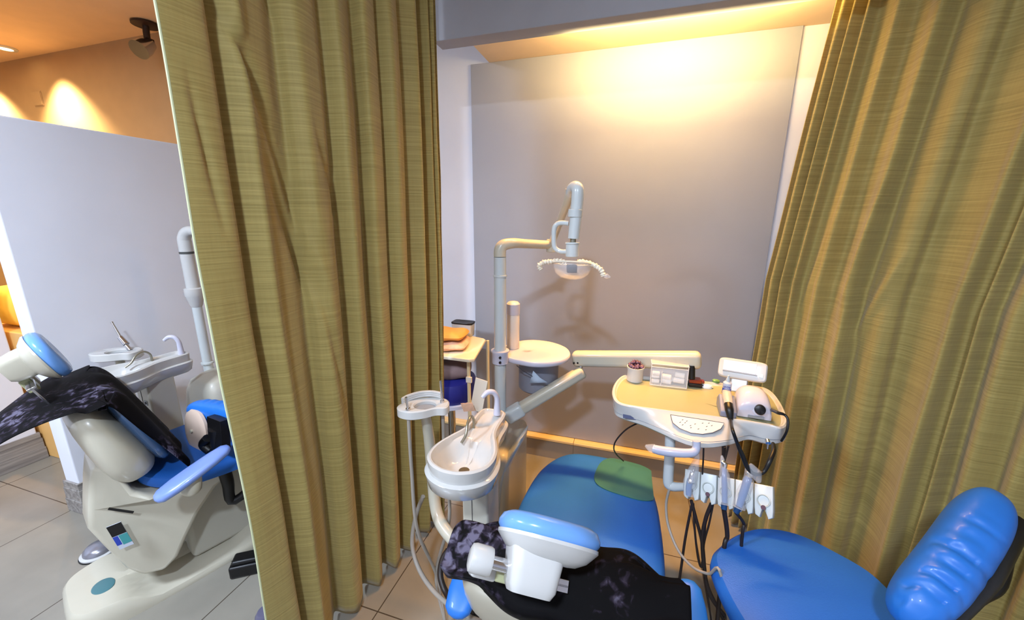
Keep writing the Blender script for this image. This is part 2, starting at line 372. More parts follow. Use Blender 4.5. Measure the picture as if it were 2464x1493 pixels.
# ============================================================ CURTAINS
def hsh(a,b): 
    v=math.sin(a*12.9898+b*78.233)*43758.5453; return v-math.floor(v)
def vnoise(a,b):
    i,j=math.floor(a),math.floor(b); f,g=a-i,b-j; f=f*f*(3-2*f); g=g*g*(3-2*g)
    return (hsh(i,j)*(1-f)+hsh(i+1,j)*f)*(1-g)+(hsh(i,j+1)*(1-f)+hsh(i+1,j+1)*f)*g-.5
def curtain(name,path,knots,z0,z1,label,gather=0,creases=(),wob=.012,flare=1.3,hem=0,edge=False,lean=0):
    P=spline([(a,b,0) for a,b in path],24); S=[0]
    for i in range(1,len(P)): S.append(S[-1]+(P[i]-P[i-1]).length)
    Ltot=S[-1]
    def at(s):
        s=max(-.2,min(Ltot+.2,s))
        i=0
        while i<len(S)-2 and S[i+1]<s: i+=1
        t=(s-S[i])/(S[i+1]-S[i]); p=P[i]+(P[i+1]-P[i])*t
        a=P[max(i-3,0)]; b=P[min(i+4,len(P)-1)]; d=(b-a).normalized(); return p,Vector((d.y,-d.x,0))
    K=spline([(a,b,0) for a,b in knots],10)
    nz=90; V=[];UV=[];Fc=[]
    arc=[0]
    for i in range(1,len(K)): arc.append(arc[-1]+math.hypot(K[i].x-K[i-1].x,(K[i].y-K[i-1].y)))
    for k in range(nz+1):
        z=z0+(z1-z0)*k/nz; h=1-(z-z0)/(z1-z0)
        for i,q in enumerate(K):
            s=q.x*(1-gather*h**2.2)+lean*max(0,(z-1.2)); off=q.y*(.8+(flare-.8)*h)
            off+=wob*vnoise(q.x*9+3,z*1.6+2)*2*(.3+h)+.004*vnoise(q.x*30,z*5)
            for (sa,za,sb,zb,wd,dp) in creases:
                ds,dz=sb-sa,zb-za; t=((s-sa)*ds+(z-za)*dz)/(ds*ds+dz*dz); tt=max(0,min(1,t))
                dist=math.hypot(s-sa-ds*tt,z-za-dz*tt); fall=math.sin(math.pi*tt)**.6 if 0<tt<1 else 0
                off-=dp*fall*math.exp(-(dist/wd)**2)
            p,n=at(s); zz=z
            if k==0: zz=z+hem*math.sin(q.x*11)+.01*vnoise(q.x*6,5)
            V.append(p+n*off+Vector((0,0,zz))); UV.append((arc[i],z))
    n=len(K)
    for k in range(nz):
        for i in range(n-1): a=k*n+i; Fc.append((a,a+1,a+1+n,a+n))
    mn=Vector((sum(v.x for v in V)/len(V),sum(v.y for v in V)/len(V),z0)); V=[v-mn for v in V]
    me=bpy.data.meshes.new(name); me.from_pydata([tuple(v) for v in V],[],Fc); uv=me.uv_layers.new(name='UVMap')
    for lp in me.loops: uv.data[lp.index].uv=UV[lp.vertex_index]
    me.materials.append(M['curtain']); me.polygons.foreach_set('use_smooth',[True]*len(me.polygons))
    o=bpy.data.objects.new(name,me); COL.objects.link(o); o.location=mn
    s=o.modifiers.new('solid','SOLIDIFY'); s.thickness=.0025; s.offset=0
    if edge:
        col0=[V[k*n] for k in range(nz+1)]
        e=obj('backlit_edge_strip',tube(col0,.003,8),M['hem'],o); e['label']='side hem with back light painted in'
    o['label']=label; o['category']='curtain'; o['group']='floor length privacy curtains'; return o
XL=-.90
lp=[(-.950,.634),(-.925,.95),(-.855,1.28),(-.806,1.572)]
def arcpos(path,px,row=500):
    P=spline([(a,b,0) for a,b in path],24); L=0; best=(1e9,0)
    d=ray(px,row); ang=math.atan2(d.x,d.y)
    for i in range(1,len(P)):
        L+=(P[i]-P[i-1]).length; e=abs(math.atan2(P[i].x,P[i].y)-ang)
        if e<best[0]: best=(e,L)
    return best[1]
def ly(px,row=500): return arcpos(lp,px,row)
kn=[(.008,0),(.016,.004),(ly(500),.012),(ly(548),.016),(ly(578),-.022),(ly(600),-.010),(ly(618),.030),(ly(648),.012),(ly(690),.0),(ly(716),-.024),(ly(735),.010),(ly(752),.032),(ly(790),.014),(ly(822),-.022),(ly(836),.030),(ly(866),.010),(ly(884),-.022),(ly(897),.030),(ly(925),.008),(ly(940),-.02),(ly(955),.030),(ly(976),.004),(ly(990),-.022),(ly(1006),.030),(ly(1018),.0),(ly(1026),-.024),(ly(1036),.028),(ly(1042),-.02),(ly(1050),.026),(ly(1055),-.015),(ly(1060),.010)]
cr=[(.08,2.05,.28,1.62,.012,.016),(.14,1.95,.34,1.30,.014,.018),(.20,1.62,.33,1.15,.02,.026),(.04,1.75,.07,1.40,.008,.010),(.34,1.72,.45,1.38,.009,.012),(.22,2.2,.30,1.95,.012,.012),(.30,1.30,.36,.75,.016,.016)]
curtain('privacy_curtain',lp,kn,.025,2.64,'long olive gold curtain hanging between the two treatment cubicles, left of the pole lamp',gather=.10,creases=cr,hem=.006,edge=True)
# right curtain: runs from the alcove towards the aisle, behind the stool
rp=[(.545,1.86),(.70,1.74),(.92,1.50),(1.08,1.20),(1.17,.90),(1.22,.55)]
def rs(px,row=500):
    """arc length along the curtain's run where the fold stands"""
    P=spline([(a,b,0) for a,b in rp],24); L=0; best=(1e9,0)
    d=ray(px,row); ang=math.atan2(d.x,d.y)
    for i in range(1,len(P)):
        L+=(P[i]-P[i-1]).length; e=abs(math.atan2(P[i].x,P[i].y)-ang)
        if e<best[0]: best=(e,L)
    return best[1]
kr=[(0,0),(.012,.02),(.028,-.02),(rs(1905),.018),(rs(1914),-.02),(rs(1930),.022),(rs(1940),-.02),(rs(1955),.024),(rs(1985),.004),(rs(2005),-.012),(rs(2030),.030),(rs(2060),.012),(rs(2092),-.034),(rs(2118),.030),(rs(2150),.012),(rs(2190),-.014),(rs(2212),-.004),(rs(2240),.034),(rs(2290),.018),(rs(2340),-.004),(rs(2368),-.026),(rs(2400),.022),(rs(2430),.018),(rs(2450),-.02),(rs(2470),.03)]
s0=rs(2470)
for i in range(6): kr+=[(s0+.05+i*.09,-.02),(s0+.09+i*.09,.03)]
kr=[(a,-b) for a,b in kr]
cr2=[(.26,1.05,.36,1.75,.012,-.014),(.30,.95,.42,1.35,.016,-.016),(.12,1.0,.2,1.5,.01,-.008)]
curtain('privacy_curtain',rp,kr,.02,2.235,'long olive gold curtain on the right behind the blue stool',gather=.0,creases=cr2,wob=.012,hem=.006,lean=.085)

def rail(path,z,label,hang):
    P=[(a,b,z) for a,b in path]
    t=thing('curtain_rail',label,'curtain rail',(P[0][0],P[0][1],z),0,'curtain rails')
    part(t,'track',tube(P,.009,10,8),M['white'])
    for (a,b) in hang: part(t,'ceiling_hanger',tube([(a,b,z),(a,b,ZC)],.006,10),M['white'])
rail(lp,2.648,'white ceiling track above the left curtain',[lp[0],lp[-1]])
rail(rp,2.232,'white track above the right curtain, hung from rods',[rp[-1],rp[-3]])
# ============================================================ DENTAL CHAIRS
def smooth01(t): t=max(0,min(1,t)); return t*t*(3-2*t)
def dental_chair(label,loc,rz,right=True,dz=0.0,htilt=22,hz=(0,.993),hyaw=8,hx=0):
    r=thing('dental_chair',label,'dental chair',(loc[0],loc[1],0),rz,'dental chairs in the cubicles')
    W=dict(world=False)
    def up_(g): return [Vector(p)+Vector((0,0,dz)) for p in g[0]],g[1]
    # floor plate with raised hump at the head end
    o=superel(0,.37,.185,.49,56,4.5)
    def top(x,y):
        h=.028+.055*smooth01((.13-y)/.12)+.075*smooth01((y-.42)/.12)*smooth01((.175-abs(x))/.05)*.9
        return h
    rings=[]
    for d,f in ((0,0),(0,.35),(.006,.85),(.016,1),(.05,1),(.09,1),(.13,1),(.165,1)):
        q=inset(o,min(d,.02)) ; k=1-max(0,d-.02)/.17
        rings.append([(p.x*k,p.y if abs(p.y-.37)<1e-9 else .37+(p.y-.37)*(1-(1-k)*.36),0) for p in q])
        rings[-1]=[(x,y,f*top(x,y)) for x,y,z in rings[-1]]
    bp=part(r,'base_plate',loft(rings),M['cream'],**W)
    # teal oval badge on the hump
    part(bp,'oval_button',xf(lathe([(.040,-.006),(.040,.004),(.034,.006),(.001,.006)],32),T(.03,-.015,.0795)@Matrix.Diagonal((1.0,.80,1,1))),M['teal'],world=False)
    # lift column and lower cover
    part(r,'lift_column',box(-.09,.09,.24,.62,.03,.40+dz),M['beigegrey'],bevel=.02,**W)
    part(r,'lift_cover',loft([[ (x*s,.66+(y-.66)*s,z) for x,y in superel(0,.66,.15,.17,40,3)] for z,s in ((.03,1.0),(.12,.98),(.20,.9),(.26,.72),(.28,.4))]),M['cream'],**W)
    # seat housing
    prof=[(.035,.600),(.015,.52),(.0,.44),(-.012,.37),(.015,.27),(.05,.16),(.085,.115),(.14,.115),(.185,.15),(.22,.21),(.27,.29),(.34,.37),(.46,.415),(.80,.40),(1.0,.375),(1.0,.41),(.80,.44),(.46,.462),(.22,.455),(.15,.455),(.115,.48),(.10,.53),(.095,.59)]
    hg=prism(prof,-1,1); hg=([Vector((p[0]*((.095 if p[0]>0 else .06)+(.092 if p[0]>0 else .127)*smooth01((p[1]+.0)/.17)),p[1],p[2])) for p in hg[0]],hg[1])
    hs=part(r,'seat_housing',up_(hg),M['cream'],bevel=.022,bseg=4,**W)
    # rib lines and sticker on the right flank
    part(hs,'vent_slot',xf(box(-.001,.002,-.036,.036,-.004,.004),T(.163,.072,.43+dz,-.42,math.radians(-34))),M['black'],world=False)
    SM=T(.160,.055,.335+dz,-.42,math.radians(10))
    part(hs,'rating_sticker',xf(box(0,.0025,-.020,.020,-.052,.052),SM),M['ltlabel'],world=False)
    part(hs,'sticker_print',xf(box(.0025,.003,-.020,.020,.006,.052),SM),M['black'],world=False)
    part(hs,'sticker_colour_band',xf(box(.0025,.003,-.004,.020,-.038,.004),SM),M['teald'],world=False)
    part(hs,'sticker_blue_band',xf(box(.0025,.003,-.020,-.006,-.034,.004),SM),M['bluelabel'],world=False)
    # seat cushion (seat and leg rest in one)
    ow=[]
    for i in range(72):
        t=2*math.pi*i/72; c,s=math.cos(t),math.sin(t)
        yy=.60+.475*math.copysign(abs(s)**(2/3.2),s); hw=.262-.008*smooth01((yy-.85)/.2)
        ow.append((.014+hw*math.copysign(abs(c)**(2/3.6),c),yy))
    def sz(x,y): return .505+.016*math.cos(min(1,abs(x-.014)/.262)*math.pi/2)-.075*smooth01((y-.45)/.6)+.02*smooth01((.25-y)/.12)
    pr_=[(.03,-.062),(.006,-.052),(0,-.03),(.004,-.012),(.016,-.003),(.035,.0),(.07,.0),(.11,0),(.15,0),(.19,0)]
    rings=[]
    for d,dz_ in pr_:
        if d<=.02: q=[(p.x,p.y) for p in inset(ow,d)]
        else:
            k=1-(d-.016)/.20; b0=inset(ow,.016); q=[(.014+(p.x-.014)*k,.60+(p.y-.60)*(1-(1-k)*.47)) for p in b0]
        rings.append([(x,y,sz(x,y)+dz_+dz) for x,y in q])
    part(r,'seat_cushion',loft(rings),M['blue'],**W)
    ow2=superel(0,.94,.20,.125,40,3.2)
    if right:
        # green mat near the foot end, right side
        g=[(x,y) for x,y in superel(.15,.915,.135,.15,40,3.0,-.12)]
        g=[(min(x,.258),min(y,1.06)) for x,y in g]
        rings=[]
        for k,d3 in ((1,.0),(1,.0035),(.96,.005),(.7,.005),(.35,.005),(.05,.005)):
            rings.append([(.14+(x-.14)*k,.925+(y-.925)*k,sz(.14+(x-.14)*k,.925+(y-.925)*k)+dz+d3) for x,y in g])
        part(r,'foot_pad',loft(rings),M['footpad'],label='translucent green foot protector',**W)
    # backrest
    B=Vector((0,.155,.545+dz)); Tp=Vector((0,.045-.04*(dz<0),.845+dz-.02*(dz<0))); a=(Tp-B).normalized(); n=Vector((0,a.z,-a.y)); Lb=(Tp-B).length
    def rib(ts,ws,th,offn,e=2.8):
        R=[]
        for t,w,h in zip(ts,ws,th):
            c=B+a*(Lb*t)+n*(offn(t) if callable(offn) else offn)
            R.append([c+Vector((x,0,0))+n*y for x,y in superel(0,0,w,h,40,e)])
        return loft(R)
    ts=[-.03,.0,.05,.13,.3,.5,.7,.85,.94,.985,1.0]
    sh=part(r,'backrest_shell',rib(ts,[.13,.19,.22,.238,.246,.242,.232,.215,.19,.14,.07],[.02,.045,.062,.072,.074,.068,.06,.05,.038,.024,.008],-.012),M['cream'],**W)
    part(sh,'screw_cap',xf(lathe([(.011,-.004),(.011,.004),(.007,.006),(.001,.006)],20),frame(B+a*.05+Vector((.222,0,0)),(0,1,0),(0,0,1),(1,0,0))),M['grey'],world=False)
    part(r,'backrest_cushion',rib([.01,.03,.1,.25,.5,.75,.9,.97,1.0],[.14,.185,.21,.222,.218,.20,.17,.13,.07],[.012,.022,.03,.032,.032,.03,.026,.018,.006],lambda t:.068-.006*t),M['steelblue'],**W)
    # armrests
    for sx in ((-1,1) if right else (1,)):
        c=Vector((sx*.315+.03*(dz<0 and sx<0),.26-(.05 if sx>0 else .06)*(dz<0),.545+dz+(.02 if (dz<0 and sx<0) else 0))); al=Vector((0,.93,.36)).normalized(); up=Vector((0,-al.z,al.y))
        R=[]
        for t,w,h in ((-1,.006,.004),(-.96,.022,.012),(-.85,.036,.017),(-.5,.044,.019),(0,.044,.019),(.5,.040,.018),(.85,.032,.016),(.97,.018,.010),(1,.006,.004)):
            cc=c+al*(.125*t); R.append([cc+Vector((x,0,0))+up*y for x,y in superel(0,0,w,h,28,2.4)])
        ar=part(r,'armrest',loft(R),M['periw'] if dz==0 else M['bluecover'],**W)
        part(ar,'arm_bracket',tube([c+Vector((0,.0,-.015)),c+Vector((0,-.01,-.06)),c+Vector((-sx*.05,-.02,-.085)),c+Vector((-sx*.13,-.03,-.085))],[.020,.024,.022,.018],14,5),M['cream'],world=False)
    # headrest
    Hc=Vector((hx,hz[0],hz[1]+dz)); ht=math.radians(htilt); ha=Vector((0,-math.sin(ht),math.cos(ht))); hn=Vector((0,ha.z,-ha.y))
    Ry=Matrix.Rotation(math.radians(hyaw),3,hn)
    FR=frame(Hc,Ry@Vector((1,0,0)),Ry@ha,hn)
    hp_=thing_part=part(r,'headrest_pad',xf(slab(superel(0,0,.100,.082,48,2.4),[(.03,.0),(.006,.001),(.0,.010),(.0,.018),(.006,.030),(.018,.036),(.036,.037),(.065,.033)]),FR),M['bluelt'],**W)
    hsx=part(r,'headrest_shell',xf(slab(superel(0,0,.098,.081,48,2.4),[(.055,-.036),(.04,-.034),(.02,-.024),(.008,-.012),(.0,-.004),(.0,.002)]),FR),M['white'] if right else M['cream'],**W)
    part(hsx,'mounting_block',xf(loft([[ (x*s-.022,y*s2+.002,z) for x,y in superel(0,0,.048,.046,28,5)] for z,s,s2 in ((-.02,1.1,1),(-.05,1.0,1),(-.080,.92,.9),(-.092,.78,.7))]),FR),M['white'] if right else M['cream'],world=False)
    kn=part(r,'adjusting_knob',xf(lathe([(.016,0),(.023,.003),(.025,.010),(.025,.038),(.023,.043),(.016,.043)],28),FR@frame((-.142,-.005,-.058),(0,1,0),(0,0,1),(1,0,0))),M['white'],**W)
    part(kn,'chrome_rod',xf(lathe([(.012,0),(.012,.05)],20),FR@frame((-.112,-.005,-.058),(0,1,0),(0,0,1),(1,0,0))),M['chrome'],world=False)
    q=Tp-n*.03
    part(r,'height_slider',geo_join(xf(box(-.125,-.075,-.065,-.015,-.09,-.055),FR@T(0,-.03,0))),M['white'],bevel=.006,**W)
    part(r,'slider_cover',geo_join(xf(box(-.078,-.015,-.065,-.015,-.088,-.06),FR@T(0,-.03,0))),M['oliveplastic'],bevel=.004,**W)
    part(r,'slide_rail',geo_join(xf(geo_join(box(-.02,.075,-.16,-.055,-.070,-.064),box(-.02,.075,-.062,-.055,-.078,-.056)),FR)),M['chrome'],bevel=.001,**W)
    return r,B,a,n,Lb
M['footpad']=mat('green_foot_pad',(54,106,102),.3,coat=.2)
M['oliveplastic']=mat('aged_clear_cover',(176,178,138),.25)
rL=dental_chair('blue and cream dental chair in the left cubicle, seen from its side',(-1.85,.70),-math.radians(20),False,hyaw=0)
rR=dental_chair('blue and cream dental chair in the middle cubicle, seen from behind its headrest',(-.10,.655),0,True,dz=-.12,htilt=43,hz=(-.030,.955),hyaw=25,hx=-.018)
# black velvet covers draped over the backrests
def drape(info,label,blen,flare,front=.36,skew=0):
    r,B,a,n,Lb=info; Mx=inv_of(r).inverted()
    path=[]; 
    # (distance up the backrest, distance along normal)
    path=[(Lb-front,.118),(Lb-front*.6,.112),(Lb*.72,.105),(Lb*.93,.098),(Lb*1.03,.075),(Lb*1.055,.03)]
    if flare>.05: path+=[(Lb*1.07,-.03),(Lb*1.09,-.09),(Lb*1.08,-.15),(Lb*1.05,-.20)]
    else: path+=[(Lb*1.02,-.045),(Lb*.93,-.095),(Lb*.95-blen*.5,-.11),(Lb*.95-blen,-.115)]
    P=spline([(u,v,0) for u,v in path],6); nu=44; V=[];Fc=[]
    for i,p in enumerate(P):
        f=i/(len(P)-1)
        for j in range(nu+1):
            u=-1+2*j/nu
            hw=.262-(.05*smooth01((.56-f)/.12) if flare<.05 else .11*smooth01((f-.6)/.4))
            x=hw*u; drop=.055*abs(u)**3.2
            fold=.007*math.sin(u*9+f*5)+.010*vnoise(u*3+7,f*5)
            back=smooth01((f-.62)/.3)
            g_=(.05+.95*((u+1)/2)**2.2) if skew else 1
            uu=(Lb-(Lb-p.x)*g_ if (f>.6 and p.x<Lb) else p.x)+ (drop*(1.0 if flare<.05 else .2)*back*( -1) if f>.5 else 0) - (0.02*abs(u)**2 if .4<f<.65 else 0)
            vv=p.y+fold*(1 if f<.55 else -1)-(.03*abs(u)**3 if f<.5 else -.02*abs(u)**3)
            if skew and f>.6 and p.y<-.045: vv+=-.045+(p.y+.045)*min(1,g_*2.0)-p.y
            V.append(Mx@(B+a*uu+n*vv+Vector((x,0,0))))
    for i in range(len(P)-1):
        for j in range(nu): k=i*(nu+1)+j; Fc.append((k,k+1,k+nu+2,k+nu+1))
    return single('chair_cover',(V,Fc),M['velvet'],label,'cover','velvet covers draped on the chairs',solid=.004,sub=1)
drape(rL,'black floral velvet cover draped over the left dental chair backrest',.02,.10)
drape(rR,'black floral velvet cover draped over the middle dental chair backrest, nearest the camera',.34,.03,skew=-.12)
# ============================================================ STOOLS
def stool(name,label,seat_c,seat_out,zs,back_pts,backr,label_kw=None):
    pass
# right stool: seat
so=[Z(1713,1345,.5),Z(1738,1298,.5),Z(1790,1268,.5),Z(1850,1262,.5),Z(1925,1278,.5),Z(2010,1318,.5),Z(2110,1378,.5)]
so=[(p.x,p.y) for p in so]
cx,cy=.50,1.00
so+=[(.735,1.02),(.715,.88),(.62,.80),(.50,.775),(.38,.80),(.315,.88)]
so=[(p.x,p.y) for p in spline([(a,b,0) for a,b in so],6,True)]
r=thing('operator_stool','blue operator stool with curved wrinkled backrest in front of the right curtain','stool',(cx,cy,0),0,'blue operator stools')
rg=[]
for d,z,k in ((.035,.425,1),(.012,.432,1),(0,.455,1),(.002,.478,1),(.014,.494,1),(.014,.501,.82),(.014,.506,.6),(.014,.508,.35),(.014,.509,.1)):
    q=inset(so,d); rg.append([(cx+(p.x-cx)*k,cy+(p.y-cy)*k,z) for p in q])
part(r,'seat',loft(rg),M['blue'])
part(r,'seat_plate',xf(lathe([(.09,.405),(.11,.42),(.11,.43)],28),T(cx,cy,0)),M['black'])
part(r,'gas_column',xf(geo_join(lathe([(.026,.07),(.026,.27)],20),lathe([(.016,.26),(.016,.41)],20)),T(cx,cy,0)),M['chrome'])
for i in range(5):
    an=math.radians(20+72*i); e=Vector((cx+.23*math.cos(an),cy+.23*math.sin(an),.06))
    lg=part(r,'base_leg',tube([(cx,cy,.09),(cx+.1*math.cos(an),cy+.1*math.sin(an),.085),e],[.022,.018,.012],12),M['black'])
    part(lg,'castor',xf(lathe([(.012,-.014),(.024,-.012),(.024,.012),(.012,.014)],20),frame((e.x,e.y,.026),(0,0,1),(-math.sin(an),math.cos(an),0),(math.cos(an),math.sin(an),0))),M['black'])
# backrest bolster: runs low-near to high-far, wrinkled cover
b0=Vector((.605,.865,.615)); b1=Vector((.885,1.125,.80))
def bolster(b0,b1,faced,rt_,rn,wr,bend,seg=64,nr=40):
    ax=(b1-b0); L=ax.length; ax.normalize(); fn=(faced-ax*faced.dot(ax)).normalized(); sd=ax.cross(fn)
    R=[]
    for i in range(nr+1):
        t=i/nr; e=abs(2*t-1); k=max(.02,(1-e**4.5))**.5
        c=b0+ax*(L*t)+fn*(bend*(4*t*(1-t)))
        ring=[]
        for j in range(seg):
            q=2*math.pi*j/seg; x,y=math.cos(q),math.sin(q)
            rr=1-wr*(.25+.75*smooth01(.5+1.6*vnoise(t*9,y*2+5)))*smooth01((.93-t)*2.5)*(abs(math.sin(t*30+y*.8+2.0*vnoise(t*5,y*2)))**3*.9+.6*vnoise(t*22+x*2,y*3+9))*(.15+.85*smooth01((1.0-t)*1.5))*smooth01(.15+1.1*y)*(.4+.6*abs(y))*(1 if x>-.2 else .4)
            ring.append(c+fn*(math.copysign(abs(x)**.8,x)*rn*k*rr)+sd*(math.copysign(abs(y)**.8,y)*rt_*k*rr))
        R.append(ring)
    return loft(R),ax,fn,sd
g,ax,fn,sd=bolster(b0,b1,Vector((-.8,.35,.25)),.064,.052,.17,-.008,96,110)
br=part(r,'backrest',g,M['bluecover'])
mid=(b0+b1)/2
bk=mid-fn*.055
part(br,'backing_board',geo_join(tube([b0+ax*.05-fn*.045,mid-fn*.05,b1-ax*.04-fn*.045],[.02,.034,.03],16,6)),M['black'],world=True)
part(r,'back_bracket',geo_join(tube([Y(2330,1300,1.12),Y(2355,1370,1.08),Y(2335,1415,1.05)],.022,14,5)),M['black'])
part(r,'back_post',tube([Y(2430,1285,1.14),Y(2400,1400,1.06),Y(2345,1440,1.02),Y(2280,1500,.97),(cx+.20,cy-.02,.46),(cx+.06,cy,.42)],[.014,.018,.018,.016,.014,.014],12,6),M['black'])
part(r,'adjusting_lever',tube([Y(2385,1322,1.03),Y(2378,1345,1.02),Y(2366,1362,1.02),Y(2372,1378,1.02),Y(2385,1385,1.02),Y(2388,1372,1.02)],.0065,10,5),M['cream'],label='small white lever')
# left stool (only its back shows, beside the curtain)
sx,sy=-1.40,1.10
r=thing('operator_stool','blue operator stool with black post half hidden by the left curtain edge','stool',(sx,sy,0),0,'blue operator stools')
b0=Y(452,1000,1.02); b1=Y(580,985,1.06)
b0=Vector((-1.735,1.02,.66)); b1=Vector((-1.36,1.02,.655))
g,ax,fn,sd=bolster(b0,b1,Vector((.25,.9,0)),.050,.040,.09,.02,64,60)
g=(g[0],g[1])
part(r,'seat',xf(slab(superel(0,0,.19,.18,40,2.6),[(.03,.42),(.01,.425),(0,.45),(.004,.475),(.02,.49),(.06,.497),(.12,.499)]),T(sx,sy+.12,0)),M['blue'])
part(r,'gas_column',xf(geo_join(lathe([(.026,.07),(.026,.27)],20),lathe([(.016,.26),(.016,.42)],20)),T(sx,sy+.12,0)),M['chrome'])
br=part(r,'backrest',g,M['bluecover'])
# the beige backing disc faces the aisle
dc=Y(470,1038,.985); dn=Vector((-.15,-.97,.1)).normalized(); dx=Vector((0,0,1)).cross(dn).normalized()
bd=part(r,'backing_disc',xf(slab(superel(0,0,.080,.092,40,2.2),[(.012,-.016),(.0,-.010),(0,.0),(.008,.004),(.03,.006)]),frame(dc,dx,dn.cross(dx),dn)),M['pinkbeige'] if 'pinkbeige' in M else mat('pink_beige_plastic',(208,184,166),.35))
part(bd,'disc_button',xf(lathe([(.007,0),(.007,.008),(.001,.009)],16),frame(dc+dn*.004+dx*-.012,dx,dn.cross(dx),dn)),M['cream'])
part(r,'back_bracket',geo_join(xf(box(-.042,.05,-.075,.05,-.02,.012),frame(Y(522,1035,.975),dx,dn.cross(dx),dn)),tube([Y(500,1055,.965),Y(490,1070,.96),Y(505,1085,.965)],.018,12,5)),M['black'],bevel=.006)
part(r,'back_post',tube([Y(522,1030,.98),Y(532,1100,.985),Y(548,1160,.99),Y(566,1205,1.0),(sx-.02,sy+.02,.40),(sx,sy+.12,.41)],[.03,.026,.022,.018,.016,.016],14,5),M['black'])
for i in range(5):
    an=math.radians(205+72*i); e=Vector((sx+.23*math.cos(an),sy+.10+.23*math.sin(an),.06))
    lg=part(r,'base_leg',tube([(sx,sy+.12,.10),(sx+.11*math.cos(an),sy+.12+.1*math.sin(an),.09),e],[.024,.02,.014],12),M['black'])
    part(lg,'castor',xf(lathe([(.012,-.014),(.024,-.012),(.024,.012),(.012,.014)],20),frame((e.x,e.y,.026),(0,0,1),(-math.sin(an),math.cos(an),0),(math.cos(an),math.sin(an),0))),M['black'])
# ============================================================ DENTAL UNITS (cuspidor, pole, lamp)
def bowl_outline():
    h=[(.0,.285),(.034,.281),(.054,.262),(.060,.225),(.060,.175),(.066,.125),(.086,.078),(.104,.03),(.109,-.015),(.100,-.056),(.073,-.088),(.036,-.107)]
    pts=[(x,y,0) for x,y in h]+[(0,-.112,0)]+[(-x,y,0) for x,y in h[:0:-1]]
    return [(p.x,p.y) for p in spline(pts,5,True)]
def cuspidor(r,c,ang,z,colh=0):
    Mx=T(c[0],c[1],z,ang)
    o=bowl_outline()
    rings=[]
    for d,zz in ((.05,-.100),(.022,-.096),(.008,-.084),(.001,-.050),(.0,-.043),(.003,-.040),(.011,-.038),(.009,-.012),(.009,-.003),(.015,.001),(.020,.0),(.024,-.006)):
        rings.append([(p.x,p.y,zz) for p in inset(o,d)])
    inn=inset(o,.024)
    def zf(x,y):
        rr=math.hypot(x,y); b=smooth01((.094-rr)/.055)
        dk=-.012-.006*smooth01((.03-abs(x))/.02)*smooth01((.24-y)/.02)
        return dk*(1-b)+(-.062-.006*smooth01((.03-rr)/.03))*b
    for k in (.97,.92,.85,.76,.66,.55,.44,.33,.22,.12,.05):
        rings.append([(p.x*k,p.y*k,zf(p.x*k,p.y*k)) for p in inn])
    b=part(r,'basin',xf(loft(rings),Mx),M['porc'])
    part(b,'drain',xf(lathe([(.016,-.067),(.016,-.064),(.010,-.063),(.001,-.065)],24),Mx),M['drain'])
    part(r,'cup_filler_spout',xf(tube([(.018,.246,-.004),(.019,.246,.03),(.018,.244,.062),(.008,.236,.083),(-.008,.222,.086),(-.022,.208,.072)],[.0135,.011,.0095,.0095,.0095,.007],16,6),Mx),M['lav'])
    part(r,'rinse_tube',xf(tube([(-.030,.150,-.012),(-.030,.148,.022),(-.030,.125,.042),(-.028,.095,.032),(-.024,.072,.008),(-.030,.05,-.008)],.0045,10,6),Mx),M['chromedull'])
    col=part(r,'column',xf(box(-.046,.046,.075,.185,-z,-.082),Mx),M['beigegrey'],bevel=.008)
    part(col,'panel_seam',xf(box(-.011,-.0095,.0735,.076,-z+.05,-.09),Mx),M['print'])
    part(col,'cam_lock',xf(geo_join(cbox((.012,.0745,-.185),(.022,.003,.022))),Mx),M['grey'])
    part(col,'lock_hole',xf(lathe([(.006,0),(.006,.002)],16),Mx@frame((.012,.0725,-.185),(1,0,0),(0,0,1),(0,-1,0))),M['black'])
M['drain']=mat('drain_brass',(96,82,58),.4,metal=.4)
M['chromedull']=mat('dull_chrome',(150,146,130),.3,metal=.7)
def pole(r,c,z0,z1,rad,m):
    g=[tube([(c[0],c[1],z0),(c[0],c[1],z1)],rad,24)]
    p=part(r,'pole',geo_join(*g),m); return p
# ---------- middle cubicle unit
c=(-.432,.925); PO=(-.497,1.45)
r=thing('dental_unit','white porcelain spittoon basin unit beside the middle dental chair','dental unit',(PO[0],PO[1],0),0,'spittoon units with poles')
cuspidor(r,c,0,.78)
ub=part(r,'unit_body',geo_join(box(-.60,-.425,1.32,1.66,0,.50)),M['cream'],bevel=.03,bseg=5)
part(r,'side_wing',loft([[c_+Vector((math.cos(q_)*rx,math.sin(q_)*.055,0))+Vector((0,0,math.cos(q_)*rx*.5)) for q_ in [2*math.pi*k_/24 for k_ in range(24)]] for c_,rx in ((Y(1262,1040,1.42),.006),(Y(1256,1052,1.42),.018),(Y(1240,1075,1.40),.024),(Y(1222,1110,1.38),.022),(Y(1213,1145,1.37),.018),(Y(1209,1195,1.37),.016),(Y(1208,1240,1.37),.014))]),M['greypost'] if 'greypost' in M else mat('wing_grey',(184,190,192),.3,coat=.2))
p=pole(r,PO,.48,1.30,.0245,M['coolwhite'])
part(r,'pole_collar',xf(geo_join(lathe([(.0245,0),(.028,.002),(.028,.008),(.0245,.010)],28,False,False)),T(PO[0],PO[1],1.22)),M['coolwhite'])
cl=part(r,'pole_clamp',xf(lathe([(.026,0),(.034,.003),(.034,.045),(.038,.052),(.038,.058),(.026,.06)],32),T(PO[0],PO[1],.855)),M['lav'])
for zz in (.872,.893): part(cl,'clamp_bolt',xf(lathe([(.005,0),(.005,.006)],12),frame((PO[0]+.012,PO[1]-.034,zz),(1,0,0),(0,0,1),(0,-1,0))),M['black'])
